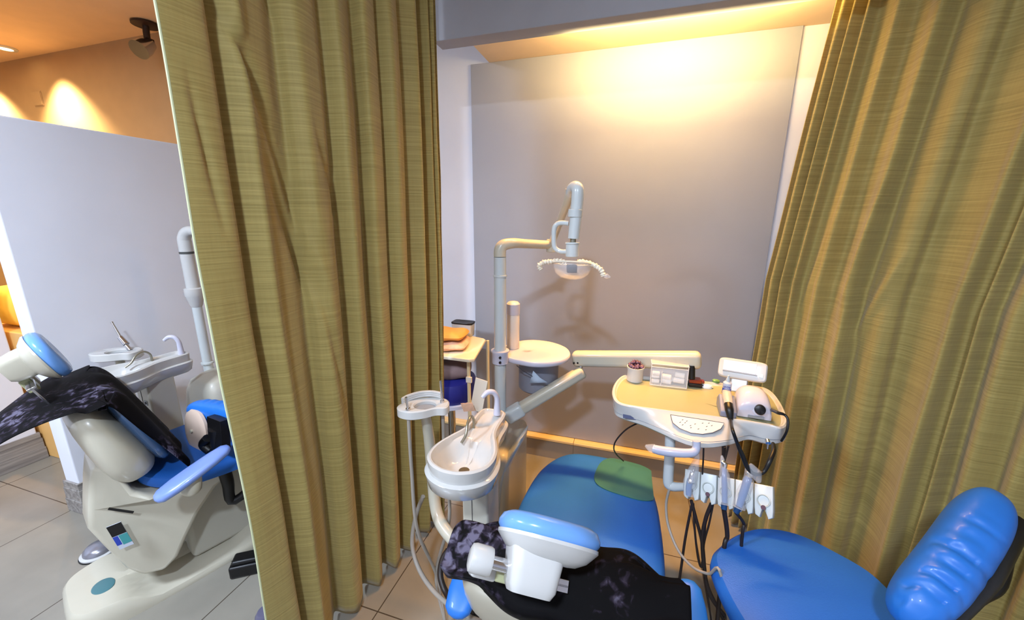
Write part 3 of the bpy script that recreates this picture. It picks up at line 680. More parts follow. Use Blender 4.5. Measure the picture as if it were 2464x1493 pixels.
# round tabletop with tail to the pole
to=[(-.475,1.475),(-.43,1.462),(-.36,1.452),(-.29,1.475),(-.238,1.53),(-.226,1.61),(-.262,1.69),(-.34,1.745),(-.43,1.75),(-.50,1.70),(-.535,1.62),(-.53,1.53),(-.515,1.49)]
to=[(q.x,q.y) for q in spline([(a_,b_,0) for a_,b_ in to],6,True)]
part(r,'round_tabletop',slab(to,[(.012,.848),(.003,.852),(0,.858),(.0,.868),(.003,.873),(.010,.875),(.05,.8745),(.10,.874)]),M['lav'])
part(r,'water_tank',xf(lathe([(.084,0),(.09,.006),(.09,.155),(.084,.158)],40),T(-.37,1.62,.69)),M['tank'])
part(r,'paper_tag',([Y(1283,893,1.50),Y(1274,923,1.50),Y(1318,921,1.50),Y(1300,910,1.50)],[(0,1,2,3)]),M['bluepaper'] if 'bluepaper' in M else mat('pale_blue_paper',(176,190,206),.7),solid=.001)
part(r,'tag_string',tube([Y(1243,880,1.49),Y(1260,894,1.49),Y(1281,906,1.495)],.0016,8),M['print'])
# lamp arm
E=Vector((PO[0],PO[1],1.30)); A=Y(1326,590,1.66); Bp=Y(1385,470,1.50)
M['creamwarm']=M['cream']
el=part(r,'lamp_arm',tube([E,E+Vector((0,.003,.028)),E+Vector((.012,.012,.046)),E+Vector((.045,.045,.052)),(E+A)/2+Vector((0,0,.028)),A],[.0245,.0245,.023,.020,.0185,.0175],20,6),M['cream'])
part(r,'lamp_joint',xf(lathe([(.018,-.03),(.020,-.028),(.020,.02),(.018,.024)],24),T(A.x,A.y,A.z)),M['cream'])
top=Y(1389,462,1.40); sb=Y(1380,575,1.385)
part(r,'lamp_upper_arm',tube([A,A*.5+Y(1368,478,1.47)*.5,Y(1368,478,1.47),Y(1372,455,1.455)],[.0145,.0145,.016,.017],18,4),M['goldcream'] if 'goldcream' in M else M['cream'])
part(r,'lamp_stem',tube([Y(1371,470,1.46),Y(1376,455,1.44),Y(1384,450,1.42),Y(1390,456,1.40),Y(1390,475,1.395),Y(1386,520,1.39),sb],[.014,.019,.0205,.0215,.0215,.0205,.020],22,6),M['coolwhite'])
ax_=(Y(1386,500,1.39)-Y(1384,530,1.39)).normalized()
part(r,'stem_collar',tube([Y(1385,504,1.39),Y(1383.5,523,1.39)],.0245,26),M['coolwhite'],bevel=.002)
part(r,'stem_socket',tube([Y(1379,572,1.386),Y(1378,590,1.385)],.011,16),M['chromedull'])
lh=part(r,'lamp_head_body',geo_join(tube([Y(1377.5,583,1.385),Y(1377.4,588,1.385)],.0255,28),tube([Y(1377.4,588,1.385),Y(1377,618,1.385)],.0235,28)),M['coolwhite'],bevel=.002)
part(lh,'lamp_handle',tube([Y(1368,538,1.385),Y(1348,537,1.385),Y(1337,543,1.385),Y(1333,556,1.385),Y(1333,588,1.385),Y(1338,600,1.385),Y(1350,606,1.385),Y(1364,606,1.385)],.0088,14,5),M['coolwhite'])
hc=Y(1377,640,1.385)
part(r,'lamp_reflector',xf(lathe([(.068,.020),(.0665,.004),(.058,-.016),(.040,-.030),(.015,-.036),(.001,-.037)],40,False,True),T(hc.x,hc.y,hc.z-.012,0,math.radians(-12))),M['reflector'],solid=.002)
part(r,'reflector_rim',xf(tube([(.068*math.cos(k*math.pi/16),.068*math.sin(k*math.pi/16),0) for k in range(33)],.0032,8),T(hc.x,hc.y,hc.z+.008,0,math.radians(-12))),M['clearcream'] if 'clearcream' in M else mat('cloudy_plastic',(226,218,200),.2))
part(r,'bulb_socket',xf(box(-.0175,.0175,-.014,.014,-.015,.013),T(hc.x,hc.y-.01,hc.z-.008,.3)),mat('brown_black_plastic',(48,36,38),.4),bevel=.003)
def crinkle(pts,r0,seed,sm=8):
    P=spline(pts,sm); n=len(P); return tube(P,[r0*(1+.22*math.sin(i*2.1+seed)+.12*math.sin(i*5.3)) for i in range(n)],12)
for nm,pp,s_ in (('lamp_grip',[Y(1362,633,1.385),Y(1345,628,1.38),Y(1325,630,1.375),Y(1308,632,1.37),Y(1298,640,1.37),Y(1302,650,1.37)],1),('lamp_grip',[Y(1390,630,1.385),Y(1410,632,1.38),Y(1430,639,1.375),Y(1446,650,1.37),Y(1452,664,1.37)],3)):
    gr=part(r,nm,crinkle(pp,.0085,s_),mat('cream_grip_wrap',(232,222,202),.35,bump=.3,bscale=90))
e1=Y(1452,664,1.37)
part(gr,'wrap_end',tube([e1,e1+Vector((.012,0,-.001)),e1+Vector((.024,0,-.004))],[.006,.010,.002],10),M['bag'])
# assistant's ring tray on its own post
rc=Z(1023,985,.86)
def ring_tray(r,cx,cy,z,rz,sc_=1):
    Mx=T(cx,cy,z,rz)@Matrix.Diagonal((sc_,sc_,sc_,1))
    o=[(p.x,p.y) for p in spline([(-.092,-.028,0),(-.10,.01,0),(-.07,.045,0),(-.02,.066,0),(.04,.066,0),(.085,.045,0),(.098,.008,0),(.085,-.03,0),(.045,-.03,0),(.0,-.048,0),(-.05,-.052,0)],5,True)]
    n=len(o); inn=[]
    for (x,y) in o:
        a_=math.atan2(y-.005,x-.005); inn.append((.005+.042*math.cos(a_),.005+.036*math.sin(a_)))
    R=[[(p.x,p.y,-.026) for p in inset(o,.008)],[(p.x,p.y,-.020) for p in inset(o,0)],[(p.x,p.y,.008) for p in inset(o,0)],[(p.x,p.y,.012) for p in inset(o,.005)],[(x*1.12,y*1.12,.011) for x,y in inn],[(x,y,.006) for x,y in inn],[(x,y,-.026) for x,y in inn]]
    V,Fc=loft(R,False,False); k=len(R)-1
    for j in range(n): Fc.append((k*n+j,k*n+(j+1)%n,(j+1)%n,j))
    return (V,Fc),Mx,inn
rc=Z(1020,982,.845)
g,Mx,inn=ring_tray(r,rc.x,rc.y,.845,math.radians(24),.84)
rt_=part(r,'instrument_ring',xf(g,Mx),M['creampink'] if 'creampink' in M else M['white'])
part(rt_,'ring_floor',xf(slab(inn,[(0,-.008),(0,-.005),(.01,-.004)]),Mx),M['grey'])
part(rt_,'ring_backplate',xf(geo_join(*[tube([(-.085,.026,.012+q),(-.065,.044,.016+q),(-.02,.062,.020+q),(.03,.063,.020+q),(.07,.048,.016+q)],.0065,10,5) for q in (0,.008,.016)]),Mx),M['white'])
for (lx,ly_,hh,nm) in ((-.055,-.035,.045,'suction_tip'),(.070,.015,.085,'air_syringe')):
    part(r,nm,xf(geo_join(tube([(lx,ly_,-.02),(lx,ly_,.02)],.0085,14),tube([(lx,ly_,.02),(lx-.004,ly_,.02+hh)],.0048,12)),Mx),M['chrome'])
    b_=Mx@Vector((lx,ly_,-.02))
    part(r,'suction_hose',tube([b_,b_+Vector((.006,-.01,-.18)),b_+Vector((.02,-.02,-.40)),Vector((-.60,1.02,.18)),Vector((-.55,.98,.03))],.006,10,8),M['hosegrey'])
part(r,'ring_post',tube([Mx@Vector((.0,.01,-.012)),Y(1033,1060,1.06),Y(1040,1150,1.06),Y(1047,1215,1.04),Y(1062,1262,1.01),Y(1100,1308,.97),Y(1150,1345,.90),(-.24,.86,.33)],[.015,.019,.019,.020,.021,.021,.021,.021],18,6),M['cream'])
part(r,'floor_box_cable',tube([Y(1078,1325,.98),Y(1064,1350,.96),Y(1060,1390,.93),Y(1075,1430,.90),Y(1100,1455,.86),Y(1150,1480,.82)],.010,12,6),M['hose'])
part(r,'suction_hose',tube([Y(1018,1195,1.03),Y(1000,1245,1.03),Y(992,1310,1.0),Y(1008,1370,.96),Y(1045,1425,.90),Y(1100,1470,.84),Y(1160,1500,.78)],.0075,12,7),M['hosegrey'])
# water bottle standing on the round top
b=Y(1234.5,822,1.60)
t=thing('water_bottle','tall frosted bottle with white cap on the round tabletop behind the pole','bottle',(b.x,b.y,.875),0)
part(t,'bottle_body',lathe([(.026,0),(.0285,.003),(.0285,.150),(.027,.158)],32),M['frost'],world=False)
part(t,'cap',lathe([(.029,.158),(.030,.162),(.030,.205),(.022,.214),(.006,.217)],32),M['lav'],world=False)
# ---------- left cubicle unit
PL=(-2.205,1.43)
r=thing('dental_unit','white porcelain spittoon basin unit beside the left dental chair','dental unit',(PL[0],PL[1],0),0,'spittoon units with poles')
cL=Z(275,893,.80)
cuspidor(r,(cL.x,cL.y),-math.radians(3),.80)
part(r,'unit_body',xf(loft([[ (x*s,y*s2,z) for x,y in superel(0,0,.13,.15,40,4)] for z,s,s2 in ((0,1,1),(.3,1,1),(.48,1,1),(.56,.93,.93),(.61,.78,.8),(.635,.5,.55))]),T(-2.10,1.42,0)),M['beigegrey'])
pole(r,PL,.6,1.12,.0225,M['coolwhite'])
part(r,'pole_collar',xf(lathe([(.0225,0),(.030,.003),(.030,.012),(.0225,.014)],28,False,False),T(PL[0],PL[1],.655)),M['coolwhite'])
part(r,'pole_clamp',xf(lathe([(.0225,0),(.028,.01),(.040,.06),(.042,.065),(.042,.10),(.034,.105)],32),T(PL[0],PL[1],.98)),M['white'])
part(r,'lamp_arm',tube([(PL[0],PL[1],1.08),(PL[0],PL[1],1.30),(PL[0]+.004,PL[1],1.345),(PL[0]+.03,PL[1]+.005,1.375),(PL[0]+.09,PL[1]+.02,1.38),(PL[0]+.35,PL[1]+.06,1.39)],[.030,.030,.029,.027,.022,.020],22,6),M['white'])
part(r,'arm_ring',xf(lathe([(.030,0),(.0315,.001),(.0315,.011),(.030,.012)],28,False,False),T(PL[0],PL[1],1.262)),mat('dark_rubber',(70,72,70),.5))
rc=Z(212,868,.80)
g,Mx,inn=ring_tray(r,-2.36,1.13,.80,math.radians(20),1.05)
rt_=part(r,'instrument_ring',xf(g,Mx),M['white'])
part(rt_,'ring_floor',xf(slab(inn,[(0,-.008),(0,-.005),(.01,-.004)]),Mx),M['grey'])
tp=Mx@Vector((.05,.02,.01))
part(r,'air_syringe',geo_join(tube([tp,tp+Vector((-.03,.0,.03))],.009,14),tube([tp+Vector((-.02,0,.028)),tp+Vector((-.055,0,.062))],[.013,.011],14),tube([tp+Vector((-.05,0,.058)),tp+Vector((-.085,.0,.125)),tp+Vector((-.092,0,.135))],[.006,.0045,.006],12)),M['chrome'])
part(r,'ring_post',tube([Mx@Vector((0,.01,-.012)),(-2.36,1.16,.5),(-2.30,1.25,.3),(-2.18,1.36,.25)],.018,16,6),M['cream'])
# ============================================================ DELIVERY SYSTEM (arms, tray, handpiece rail)
tc0=Z(1690,960,.82)
r=thing('instrument_table','white swing arm instrument tray with control panel over the middle dental chair','instrument table',(tc0.x,tc0.y,0),0)
def boxarm(a_,b_,w,h,m,nm,root,rnd=.012,**k):
    a_=Vector(a_); b_=Vector(b_); d=(b_-a_); L=d.length; d.normalize(); s=d.cross(Vector((0,0,1))).normalized(); u=s.cross(d)
    return part(root,nm,xf(box(0,L,-w/2,w/2,-h/2,h/2),frame(a_,d,s,u)),m,bevel=rnd,bseg=4,**k)
a1=Y(1222,1003,1.46); a2=Y(1405,893,1.60)
boxarm(a1,a2,.05,.052,M['creamwarm'],'lower_swing_arm',r,.016)
sl=boxarm(a1-(a2-a1)*.03,a1+(a2-a1)*.20,.058,.062,M['coolwhite'],'arm_sleeve',r,.016)
part(r,'pivot_pin',geo_join(tube([Y(1397,866,1.61),Y(1397,896,1.60)],.010,14)),M['chrome'])
b1_=Y(1378,863,1.62); b2_=Y(1688,867,1.56)
boxarm(b1_,b2_,.055,.068,M['creamwarm'],'upper_swing_arm',r,.020)
q=Y(1383,874,1.585)
part(r,'arm_screw',geo_join(*[xf(lathe([(.004,0),(.004,.003)],12),frame(Y(xx,874,1.589),(1,0,0),(0,0,1),(0,-1,0))) for xx in (1381,1390)]),M['black'])
part(r,'arm_cable_loop',tube([Y(1420,874,1.60),Y(1428,881,1.60),Y(1438,881,1.60),Y(1447,875,1.60)],.0028,8,5),M['hose'])
part(r,'tray_post',tube([Y(1664,880,1.545),Y(1664,912,1.535)],.013,16),M['black'])
# tray body
top_px=[(1473,945),(1478,925),(1492,908),(1512,903),(1560,907),(1640,914),(1720,921),(1790,927),(1838,934),(1862,948),(1880,972),(1893,1000),(1894,1020),(1880,1031),(1850,1025),(1800,1017),(1750,1010),(1700,1003),(1640,996),(1580,988),(1530,981),(1495,974),(1479,963)]
bot_px=[(1476,985),(1480,970),(1492,955),(1512,950),(1560,955),(1640,965),(1720,975),(1790,985),(1838,995),(1862,1010),(1880,1030),(1890,1050),(1888,1063),(1872,1071),(1840,1071),(1800,1062),(1755,1075),(1700,1082),(1650,1074),(1590,1047),(1545,1027),(1505,1014),(1482,1003)]
tp_=[Z(x,y,.82) for x,y in top_px]; bt_=[Z(x,y,.757) for x,y in bot_px]
md_=[Z(x,y,.775) for x,y in bot_px]
def sp2(P): return spline(P,4,True)
T_=[(p.x,p.y) for p in sp2(tp_)]; B_=[(p.x,p.y) for p in sp2(bt_)]
def mixr(k,z,d=0):
    q=[(b[0]*(1-k)+t_[0]*k,b[1]*(1-k)+t_[1]*k) for t_,b in zip(T_,B_)]
    q=inset(q,d); return [(p.x,p.y,z) for p in q]
R=[mixr(0,.757,.02),mixr(0,.757,.006),mixr(0,.763,0),mixr(.04,.775,0),mixr(.45,.794,0),mixr(.86,.810,0),mixr(1,.818,0),mixr(1,.8225,.004),mixr(1,.822,.009),mixr(1,.815,.013),mixr(1,.811,.018)]
tb=part(r,'tray_body',loft(R),M['white'])
part(r,'tray_mat',slab([(p.x,p.y) for p in inset(T_,.0165)],[(0,.8112),(0,.8128),(.02,.8132)]),M['olive'])
# groove between the upper rim and the lower tub
part(tb,'body_seam',tube(mixr(.10,.777,-.0005)+[mixr(.10,.777,-.0005)[0]],.0012,6),M['grey'])
# control panel on the sloping front
def pf(x,y,k=0):
    # ray hit with the front slope plane through three rim points
    A_=Z(1600,990,.8175); B2=Z(1760,1010,.8175); C_=Z(1700,1078,.772)
    n_=(B2-A_).cross(C_-A_).normalized(); d=ray(x,y); t=((A_-CAM).dot(n_))/d.dot(n_)
    if n_.dot(CAM-A_)<0: n_=-n_
    return CAM+d*t+n_*(.004+k)
pp=[(1613,1001),(1660,1008),(1700,1014),(1742,1021),(1734,1035),(1715,1044),(1690,1048),(1662,1045),(1635,1034),(1618,1020)]
pc=pf(1680,1026)
def ngon_slab(P,th):
    n=len(P); nn=(P[1]-P[0]).cross(P[len(P)//2]-P[0]).normalized()
    if nn.dot(CAM-P[0])<0: nn=-nn
    V=[p for p in P]+[p+nn*th for p in P]
    return V,[tuple(range(n)),tuple(range(2*n-1,n-1,-1))]+[(i,(i+1)%n,(i+1)%n+n,i+n) for i in range(n)]
cpn=part(r,'control_panel',ngon_slab([pf(x,y,-.004) for x,y in pp],.0045),M['ltlabel'],label='pale half-oval control panel with printed symbols',smooth=False)
ol=[pf(x,y,.0007) for x,y in pp]
part(cpn,'panel_border',tube(ol+[ol[0]],.0009,6),M['print'])
ic=[]
random.seed(3)
for (x,y) in ((1642,1014),(1636,1020),(1648,1021),(1642,1026),(1661,1028),(1662,1033),(1672,1024),(1680,1036),(1690,1022),(1698,1038),(1705,1022),(1712,1028),(1700,1030),(1652,1017)):
    a_=pf(x-1.6,y,.001); b_=pf(x+1.6,y-1.2,.001); ic.append(tube([a_,b_],.0008,6))
part(cpn,'panel_symbols',geo_join(*ic),M['print'])
bd_=[Y(1499,996,0) if False else None]
def pq(P,k=.003):
    """flat plate standing just proud of the tray's left front"""
    A_=bt_[22]*.5+tp_[20]*.5
def pfl(x,y,k=0):
    A_=Z(1495,983,.80); B2=Z(1545,990,.80); C_=Z(1520,1014,.765)
    n_=(B2-A_).cross(C_-A_).normalized()
    if n_.dot(CAM-A_)<0: n_=-n_
    d=ray(x,y); return CAM+d*((A_-CAM).dot(n_)/d.dot(n_))+n_*(.006+k)
part(r,'maker_badge',ngon_slab([pfl(x,y,-.004) for x,y in ((1499,997),(1530,1003),(1530,1011),(1499,1006))],.006),M['navybadge'],label='small dark blue badge',smooth=False)
k_=Y(1845,1058,1.225)
part(r,'tray_plug',geo_join(tube([k_+Vector((0,-.004,0)),k_+Vector((0,-.016,-.004))],.0065,14),tube([k_+Vector((0,-.012,0)),k_+Vector((0,-.016,-.022))],.003,10)),M['chrome'])
# grip handle under the tray
hb=[Y(1676,1062,1.17),Y(1676,1078,1.165),Y(1668,1089,1.155),Y(1645,1091,1.15),Y(1610,1088,1.15),Y(1585,1084,1.155),Y(1572,1080,1.16)]
gh=part(r,'grip_handle',tube(hb,[.0115,.0115,.0125,.0135,.0145,.014,.0125],18,6),M['lavgrey'] if 'lavgrey' in M else mat('lavender_grey_plastic',(176,180,200),.3,coat=.3))
part(gh,'grip_film',tube([Y(1576,1081,1.158),Y(1564,1079,1.16),Y(1553,1073,1.165)],[.015,.013,.004],12),M['bag'])
# hanging post and rail
po=[Y(1613,1040,1.27),Y(1611,1100,1.25),Y(1608,1150,1.235),Y(1610,1166,1.23),Y(1622,1172,1.222),Y(1650,1172,1.20)]
part(r,'rail_post',tube(po,[.0165,.0165,.0165,.017,.015,.012],18,6),M['greypost'] if 'greypost' in M else mat('grey_white_enamel',(182,188,190),.3,coat=.2))
rl0=Y(1645,1165,1.20); rl1=Y(1862,1215,1.10)
ax1=(rl1-rl0).normalized(); s1=Vector((0,0,1)).cross(ax1).normalized(); 
# s1 points away from the camera; front is -s1
if s1.y<0: s1=-s1
u1=ax1.cross(s1); 
if u1.z<0: u1=-u1
Lr=(rl1-rl0).length; seg=Lr/5
holders=[]
tiltv=(u1*.80-s1*.60).normalized()   # rail's upper face leans to the user
for i in range(5):
    O=rl0+ax1*(seg*(i+.5))
    up2=(u1*.86+s1*.50).normalized(); fr=(-s1*.86+u1*.50).normalized()
    FRr=frame(O,ax1,up2,fr)   # x along rail, y up the plate, z out towards the user
    w=seg*.47; 
    o=[(-w,.046),(w,.046),(w,-.018),(w*.92,-.036),(w*.45,-.042),(w*.30,-.030),(w*.22,-.014),(-w*.22,-.014),(-w*.30,-.030),(-w*.45,-.042),(-w*.92,-.036),(-w,-.018)]
    hld=part(r,'handpiece_holder',xf(slab([(p[0],p[1]) for p in o],[(.002,-.026),(0,-.024),(0,-.002),(.002,0)]),FRr),M['coolwhite'],bevel=.002)
    part(hld,'socket_ring',xf(geo_join(lathe([(.0175,.0),(.0175,.0025),(.015,.003),(.013,-.001),(.001,-.003)],28,False,True)),FRr@T(0,.004,.0005)),M['socketgrey'] if 'socketgrey' in M else mat('socket_grey',(176,182,178),.35))
    part(hld,'hose_notch',xf(lathe([(.0062,0),(.0062,.003),(.001,.003)],16),FRr@T(0,-.014,.001)),mat('plum_rubber',(74,30,48),.4) if i in (1,4) else M['black'])
    holders.append((O,FRr))
# hoses of the rail
def hose(root,pts,rad=.0048,m='hose',nm='hose',sm=7): return part(root,nm,tube(pts,rad,10,sm),M[m])
hose(r,[Y(1693,1078,1.20),Y(1692,1110,1.20),Y(1690,1142,1.20)],.0026)
hose(r,[Y(1742,1075,1.22),Y(1741,1110,1.22),Y(1734,1155,1.19)],.0062)
hose(r,[Y(1753,1073,1.20),Y(1746,1100,1.205),Y(1730,1150,1.18)],.0030)
hose(r,[Y(1610,1180,1.205),Y(1603,1215,1.20),Y(1608,1265,1.17),Y(1632,1325,1.12),Y(1668,1366,1.07),Y(1705,1382,1.03),Y(1735,1385,1.0),(.36,.98,.20),(.36,1.0,.02)],.0042,'hosegrey')
for pts,rd in (([(1663,1205),(1675,1250),(1690,1310),(1700,1400),(1725,1460),(1745,1500)],.0052),
               ([(1666,1210),(1650,1290),(1640,1360),(1630,1440),(1632,1500)],.0040),
               ([(1668,1212),(1672,1280),(1680,1345),(1688,1365),(1692,1330),(1700,1240),(1716,1213)],.0034),
               ([(1712,1213),(1698,1250),(1690,1300),(1696,1380),(1712,1440),(1760,1500)],.0058),
               ([(1716,1214),(1706,1262),(1693,1320),(1698,1400),(1708,1470),(1712,1500)],.0030)):
    P=[]
    for k,(x,y) in enumerate(pts):
        P.append(Y(x,y,1.165-.05*max(0,(y-1205))/295))
    hose(r,P,rd)
hose(r,[Y(1540,1016,1.36),Y(1507,1034,1.38),Y(1483,1060,1.42),Y(1477,1080,1.48),Y(1484,1095,1.56),Y(1500,1110,1.66)],.0030)
# ---------- handpieces resting in the rail (things of their own)
def handpiece(i,label,kind):
    O,FRr=holders[i]
    t=thing('dental_handpiece',label,'handpiece',tuple(O),0,'handpieces in the rail')
    if kind=='syringe':
        part(t,'nozzle',tube([FRr@Vector((.004,.012,.018)),FRr@Vector((.008,.035,.022)),FRr@Vector((.012,.060,.018))],[.010,.008,.003],14,4),M['chrome'])
        part(t,'grip',tube([FRr@Vector((-.006,-.030,.006)),FRr@Vector((-.004,-.005,.012)),FRr@Vector((.002,.018,.018))],[.008,.0095,.009],14,4),M['handpiece'])
        part(t,'button',xf(lathe([(.0065,0),(.0065,.004),(.001,.005)],16),FRr@T(.004,.012,.026)),M['chrome'])
        part(t,'sleeve_film',tube([FRr@Vector((-.004,-.03,.008)),FRr@Vector((0,.01,.016)),FRr@Vector((.010,.045,.020)),FRr@Vector((.016,.075,.016)),FRr@Vector((.02,.10,.012))],[.016,.020,.016,.010,.003],14,4),M['bag'])
    else:
        e=.085 if kind=='long' else .070; lean=0 if kind=='long' else .018
        part(t,'body',tube([FRr@Vector((-lean*.6,-.026,.006)),FRr@Vector((0,.01,.010)),FRr@Vector((lean*.6,.045,.016)),FRr@Vector((lean,e*.86,.020))],[.0075,.0085,.0078,.0065] if kind=='long' else [.008,.0105,.0110,.0085],16,5),M['handpiece'])
        part(t,'head',tube([FRr@Vector((lean,e*.84,.020)),FRr@Vector((lean+.002,e*.98,.022)),FRr@Vector((lean-.006,e*1.04,.024))],[.0068,.0072,.005],14,4),M['chrome'] if kind=='long' else M['white'])
        part(t,'coupling',tube([FRr@Vector((-lean*.6-.001,-.028,.006)),FRr@Vector((-lean-.002,-.045,.004))],[.0088,.0078],16),mat('deep_blue_coupling',(22,60,104),.4))
        q0=FRr@Vector((-lean-.002,-.045,.004))
        ends=[Y(1750,1290,1.12),Y(1741,1330,1.10)] if kind=='long' else [Y(1790,1262,1.13),Y(1785,1300,1.12),]
        part(t,'hose',tube([q0]+ends+[Vector((.33,1.05,.15)) ],[.0068,.0062,.006,.006][:2+len(ends)] if kind=='long' else [.0045]*4,12,6) if kind=='long' else tube([q0]+ends+[Vector((.40,1.12,.15))],[.0045,.0045,.0045,.0045],12,6),M['hose'])
        part(t,'sleeve_film',tube([FRr@Vector((-lean*.6,-.03,.008)),FRr@Vector((0,.01,.012)),FRr@Vector((lean*.8,.05,.016)),FRr@Vector((lean-.008,e*1.25,.018))],[.017,.018,.015,.003],14,4),M['bag'])
handpiece(0,'chrome tipped syringe in clear film, leftmost in the handpiece rail','syringe')
handpiece(2,'slim blue handpiece upright in the middle of the handpiece rail','long')
handpiece(3,'stubby blue handpiece with white tip, rightmost in the handpiece rail','stub')
# film viewer on its bracket
V4=[Y(1733,857,1.50),Y(1850,874,1.46),Y(1846,930,1.43),Y(1722,902,1.47)]
ex=(V4[1]-V4[0]).normalized(); ey=(V4[0]-V4[3]).normalized(); ez=ex.cross(ey).normalized(); ey=ez.cross(ex)
if ez.y>0: ez=-ez
cen=sum(V4,Vector())/4; w2=(V4[1]-V4[0]).length/2; h2=(V4[0]-V4[3]).length/2
FV=frame(cen,ex,ey,ex.cross(ey))
vw=part(r,'film_viewer',xf(slab(superel(0,0,w2,h2,48,7),[(.006,-.016),(0,-.012),(0,.002),(.004,.006)]),FV),M['white'],bevel=.001)
part(vw,'viewer_screen',xf(box(-w2*.80,w2*.56,-h2*.30,h2*.72,.0055,.0072),FV),M['viewer'],bevel=.0006)
part(vw,'viewer_ledge',xf(box(-w2*.80,w2*.62,-h2*.42,-h2*.34,.0055,.011),FV),M['grey'])
part(vw,'viewer_switch',xf(box(w2*.70,w2*.84,-h2*.50,-h2*.18,.0055,.0085),FV),M['oliveplastic'])
part(r,'viewer_bracket',xf(geo_join(box(-.03,.02,-h2-.045,-h2+.01,-.022,-.006)),FV),M['white'],bevel=.003)
# ---------- things on the tray
ZT=.8132
def on(x,y,z=ZT): return Z(x,y,z)
p=on(1527,916)
t=thing('cotton_pot','white round pot heaped with dark beads at the left of the tray','pot',tuple(p),0)
part(t,'pot_body',lathe([(.028,0),(.031,.002),(.031,.052),(.0335,.053),(.0335,.060),(.030,.060),(.029,.02),(.001,.018)],36,False,True),M['white'],world=False)
random.seed(5)
V=[];gs=[]
for i in range(60):
    a_=random.uniform(0,6.28); rr=.027*math.sqrt(random.random()); s=random.uniform(.005,.0075)
    gs.append(xf(lathe([(.001,-s),(s*.7,-s*.7),(s,0),(s*.7,s*.7),(.001,s)],10),T(p.x+rr*math.cos(a_),p.y+rr*math.sin(a_),p.z+.060+.022*(1-(rr/.027)**2)*random.random()+.002)))
single('beads',geo_join(*gs),M['purple'],'dark purple and brown beads heaped in the white pot','beads',kind='stuff')
# clear acrylic box with cotton rolls
c0=on(1564,926); c1=on(1652,936); ex=(c1-c0).normalized(); ey=Vector((0,0,1)).cross(ex).normalized(); wd=(c1-c0).length
FA=frame(c0,ex,ey,(0,0,1)); th=.0022; hh=.088; dp=.055
t=thing('acrylic_box','clear acrylic box holding cotton rolls on the tray','box',tuple(c0),0)
fr_=geo_join(box(0,wd,0,th,0,hh*.86),box(0,wd,dp-th,dp,0,hh),box(0,th,0,dp,0,hh*.95),box(wd-th,wd,0,dp,0,hh*.95),box(wd*.30,wd*.30+th,0,dp,0,hh*.66))
part(t,'walls',xf(fr_,FA),M['bag'])
part(t,'bottom_plate',xf(box(0,wd,0,dp,0,.003),FA),M['bag'])
part(t,'lid',xf(box(-.002,wd+.002,-.004,dp+.002,hh,hh+.003),FA),M['bag'])
eg=[]
for a_,b_ in (((0,0,0),(wd,0,0)),((0,0,hh*.86),(wd,0,hh*.86)),((0,0,hh),(wd,0,hh)),((0,0,0),(0,0,hh)),((wd,0,0),(wd,0,hh)),((wd*.3,0,0),(wd*.3,0,hh*.66)),((0,dp,hh),(wd,dp,hh)),((0,0,hh),(0,dp,hh)),((wd,0,hh),(wd,dp,hh))):
    eg.append(tube([a_,b_],.0013,6))
part(t,'edges',xf(geo_join(*eg),FA),mat('bright_edge_acrylic',(240,232,228),.2))
rolls=[(.12,.018,.010,0,.028),(.12,.030,.026,20,.028),(.12,.022,.042,-15,.028),(.46,.022,.012,80,.036),(.46,.024,.031,75,.034),(.62,.034,.018,60,.03),(.80,.024,.020,85,.04),(.82,.030,.041,100,.036)]
for k,(fx,fy,fz,an,ln) in enumerate(rolls):
    left=fx<.3; rd=.0085 if left else .0105
    g=xf(lathe([(rd*.8,-ln/2),(rd,-ln/2+.002),(rd,ln/2-.002),(rd*.8,ln/2)],16),FA@T(wd*fx+ (0.004 if left else 0),fy,fz)@Matrix.Rotation(math.radians(90),4,'Y')@Matrix.Rotation(math.radians(an*.12),4,'X'))
    if left: lab='white cotton roll in the narrow left bay of the acrylic box'; gp='cotton rolls in the narrow bay'
    else: lab='white cotton roll in the wide right bay of the acrylic box'; gp='cotton rolls in the wide bay'
    single('cotton_roll',g,M['cotton'],lab,'cotton roll',gp)
# dark red cases right of the box
c0=on(1657,932)
for k,(zz,mm,lab) in enumerate(((.0,M['hose'],'dark brown flat case, lower of the two beside the acrylic box'),(.0165,M['red'],'dark red flat case, upper of the two beside the acrylic box'))):
    F2=frame(c0+Vector((0,0,zz)),ex,ey,(0,0,1))
    g=xf(geo_join(box(0,.048-.004*k,0,.035,0,.0155),box(.048-.004*k,.062-.006*k,.006,.028,.002,.011)),F2)
    single('flat_case',g,mm,lab,'case','flat cases on the tray',bevel=.003)
c0=on(1722,925)
single('green_sachet',xf(loft([[ (x*s,y*s,z) for x,y in superel(0,0,.013,.010,20,3)] for z,s in ((0,.8),(.004,1),(.016,1),(.019,.7))]),T(c0.x,c0.y,ZT)),M['green'],'small green cap by the film viewer','cap')
c0=on(1701,934)
single('crumpled_tissue',xf(loft([[ (x*s*(1+.25*math.sin(i*1.7+z*400)),y*s,z) for i,(x,y) in enumerate(superel(0,0,.020,.012,18,2))] for z,s in ((0,.9),(.005,1),(.012,.8),(.016,.3))]),T(c0.x,c0.y,ZT)),M['cotton'],'small crumpled white tissue beside the green cap','tissue')
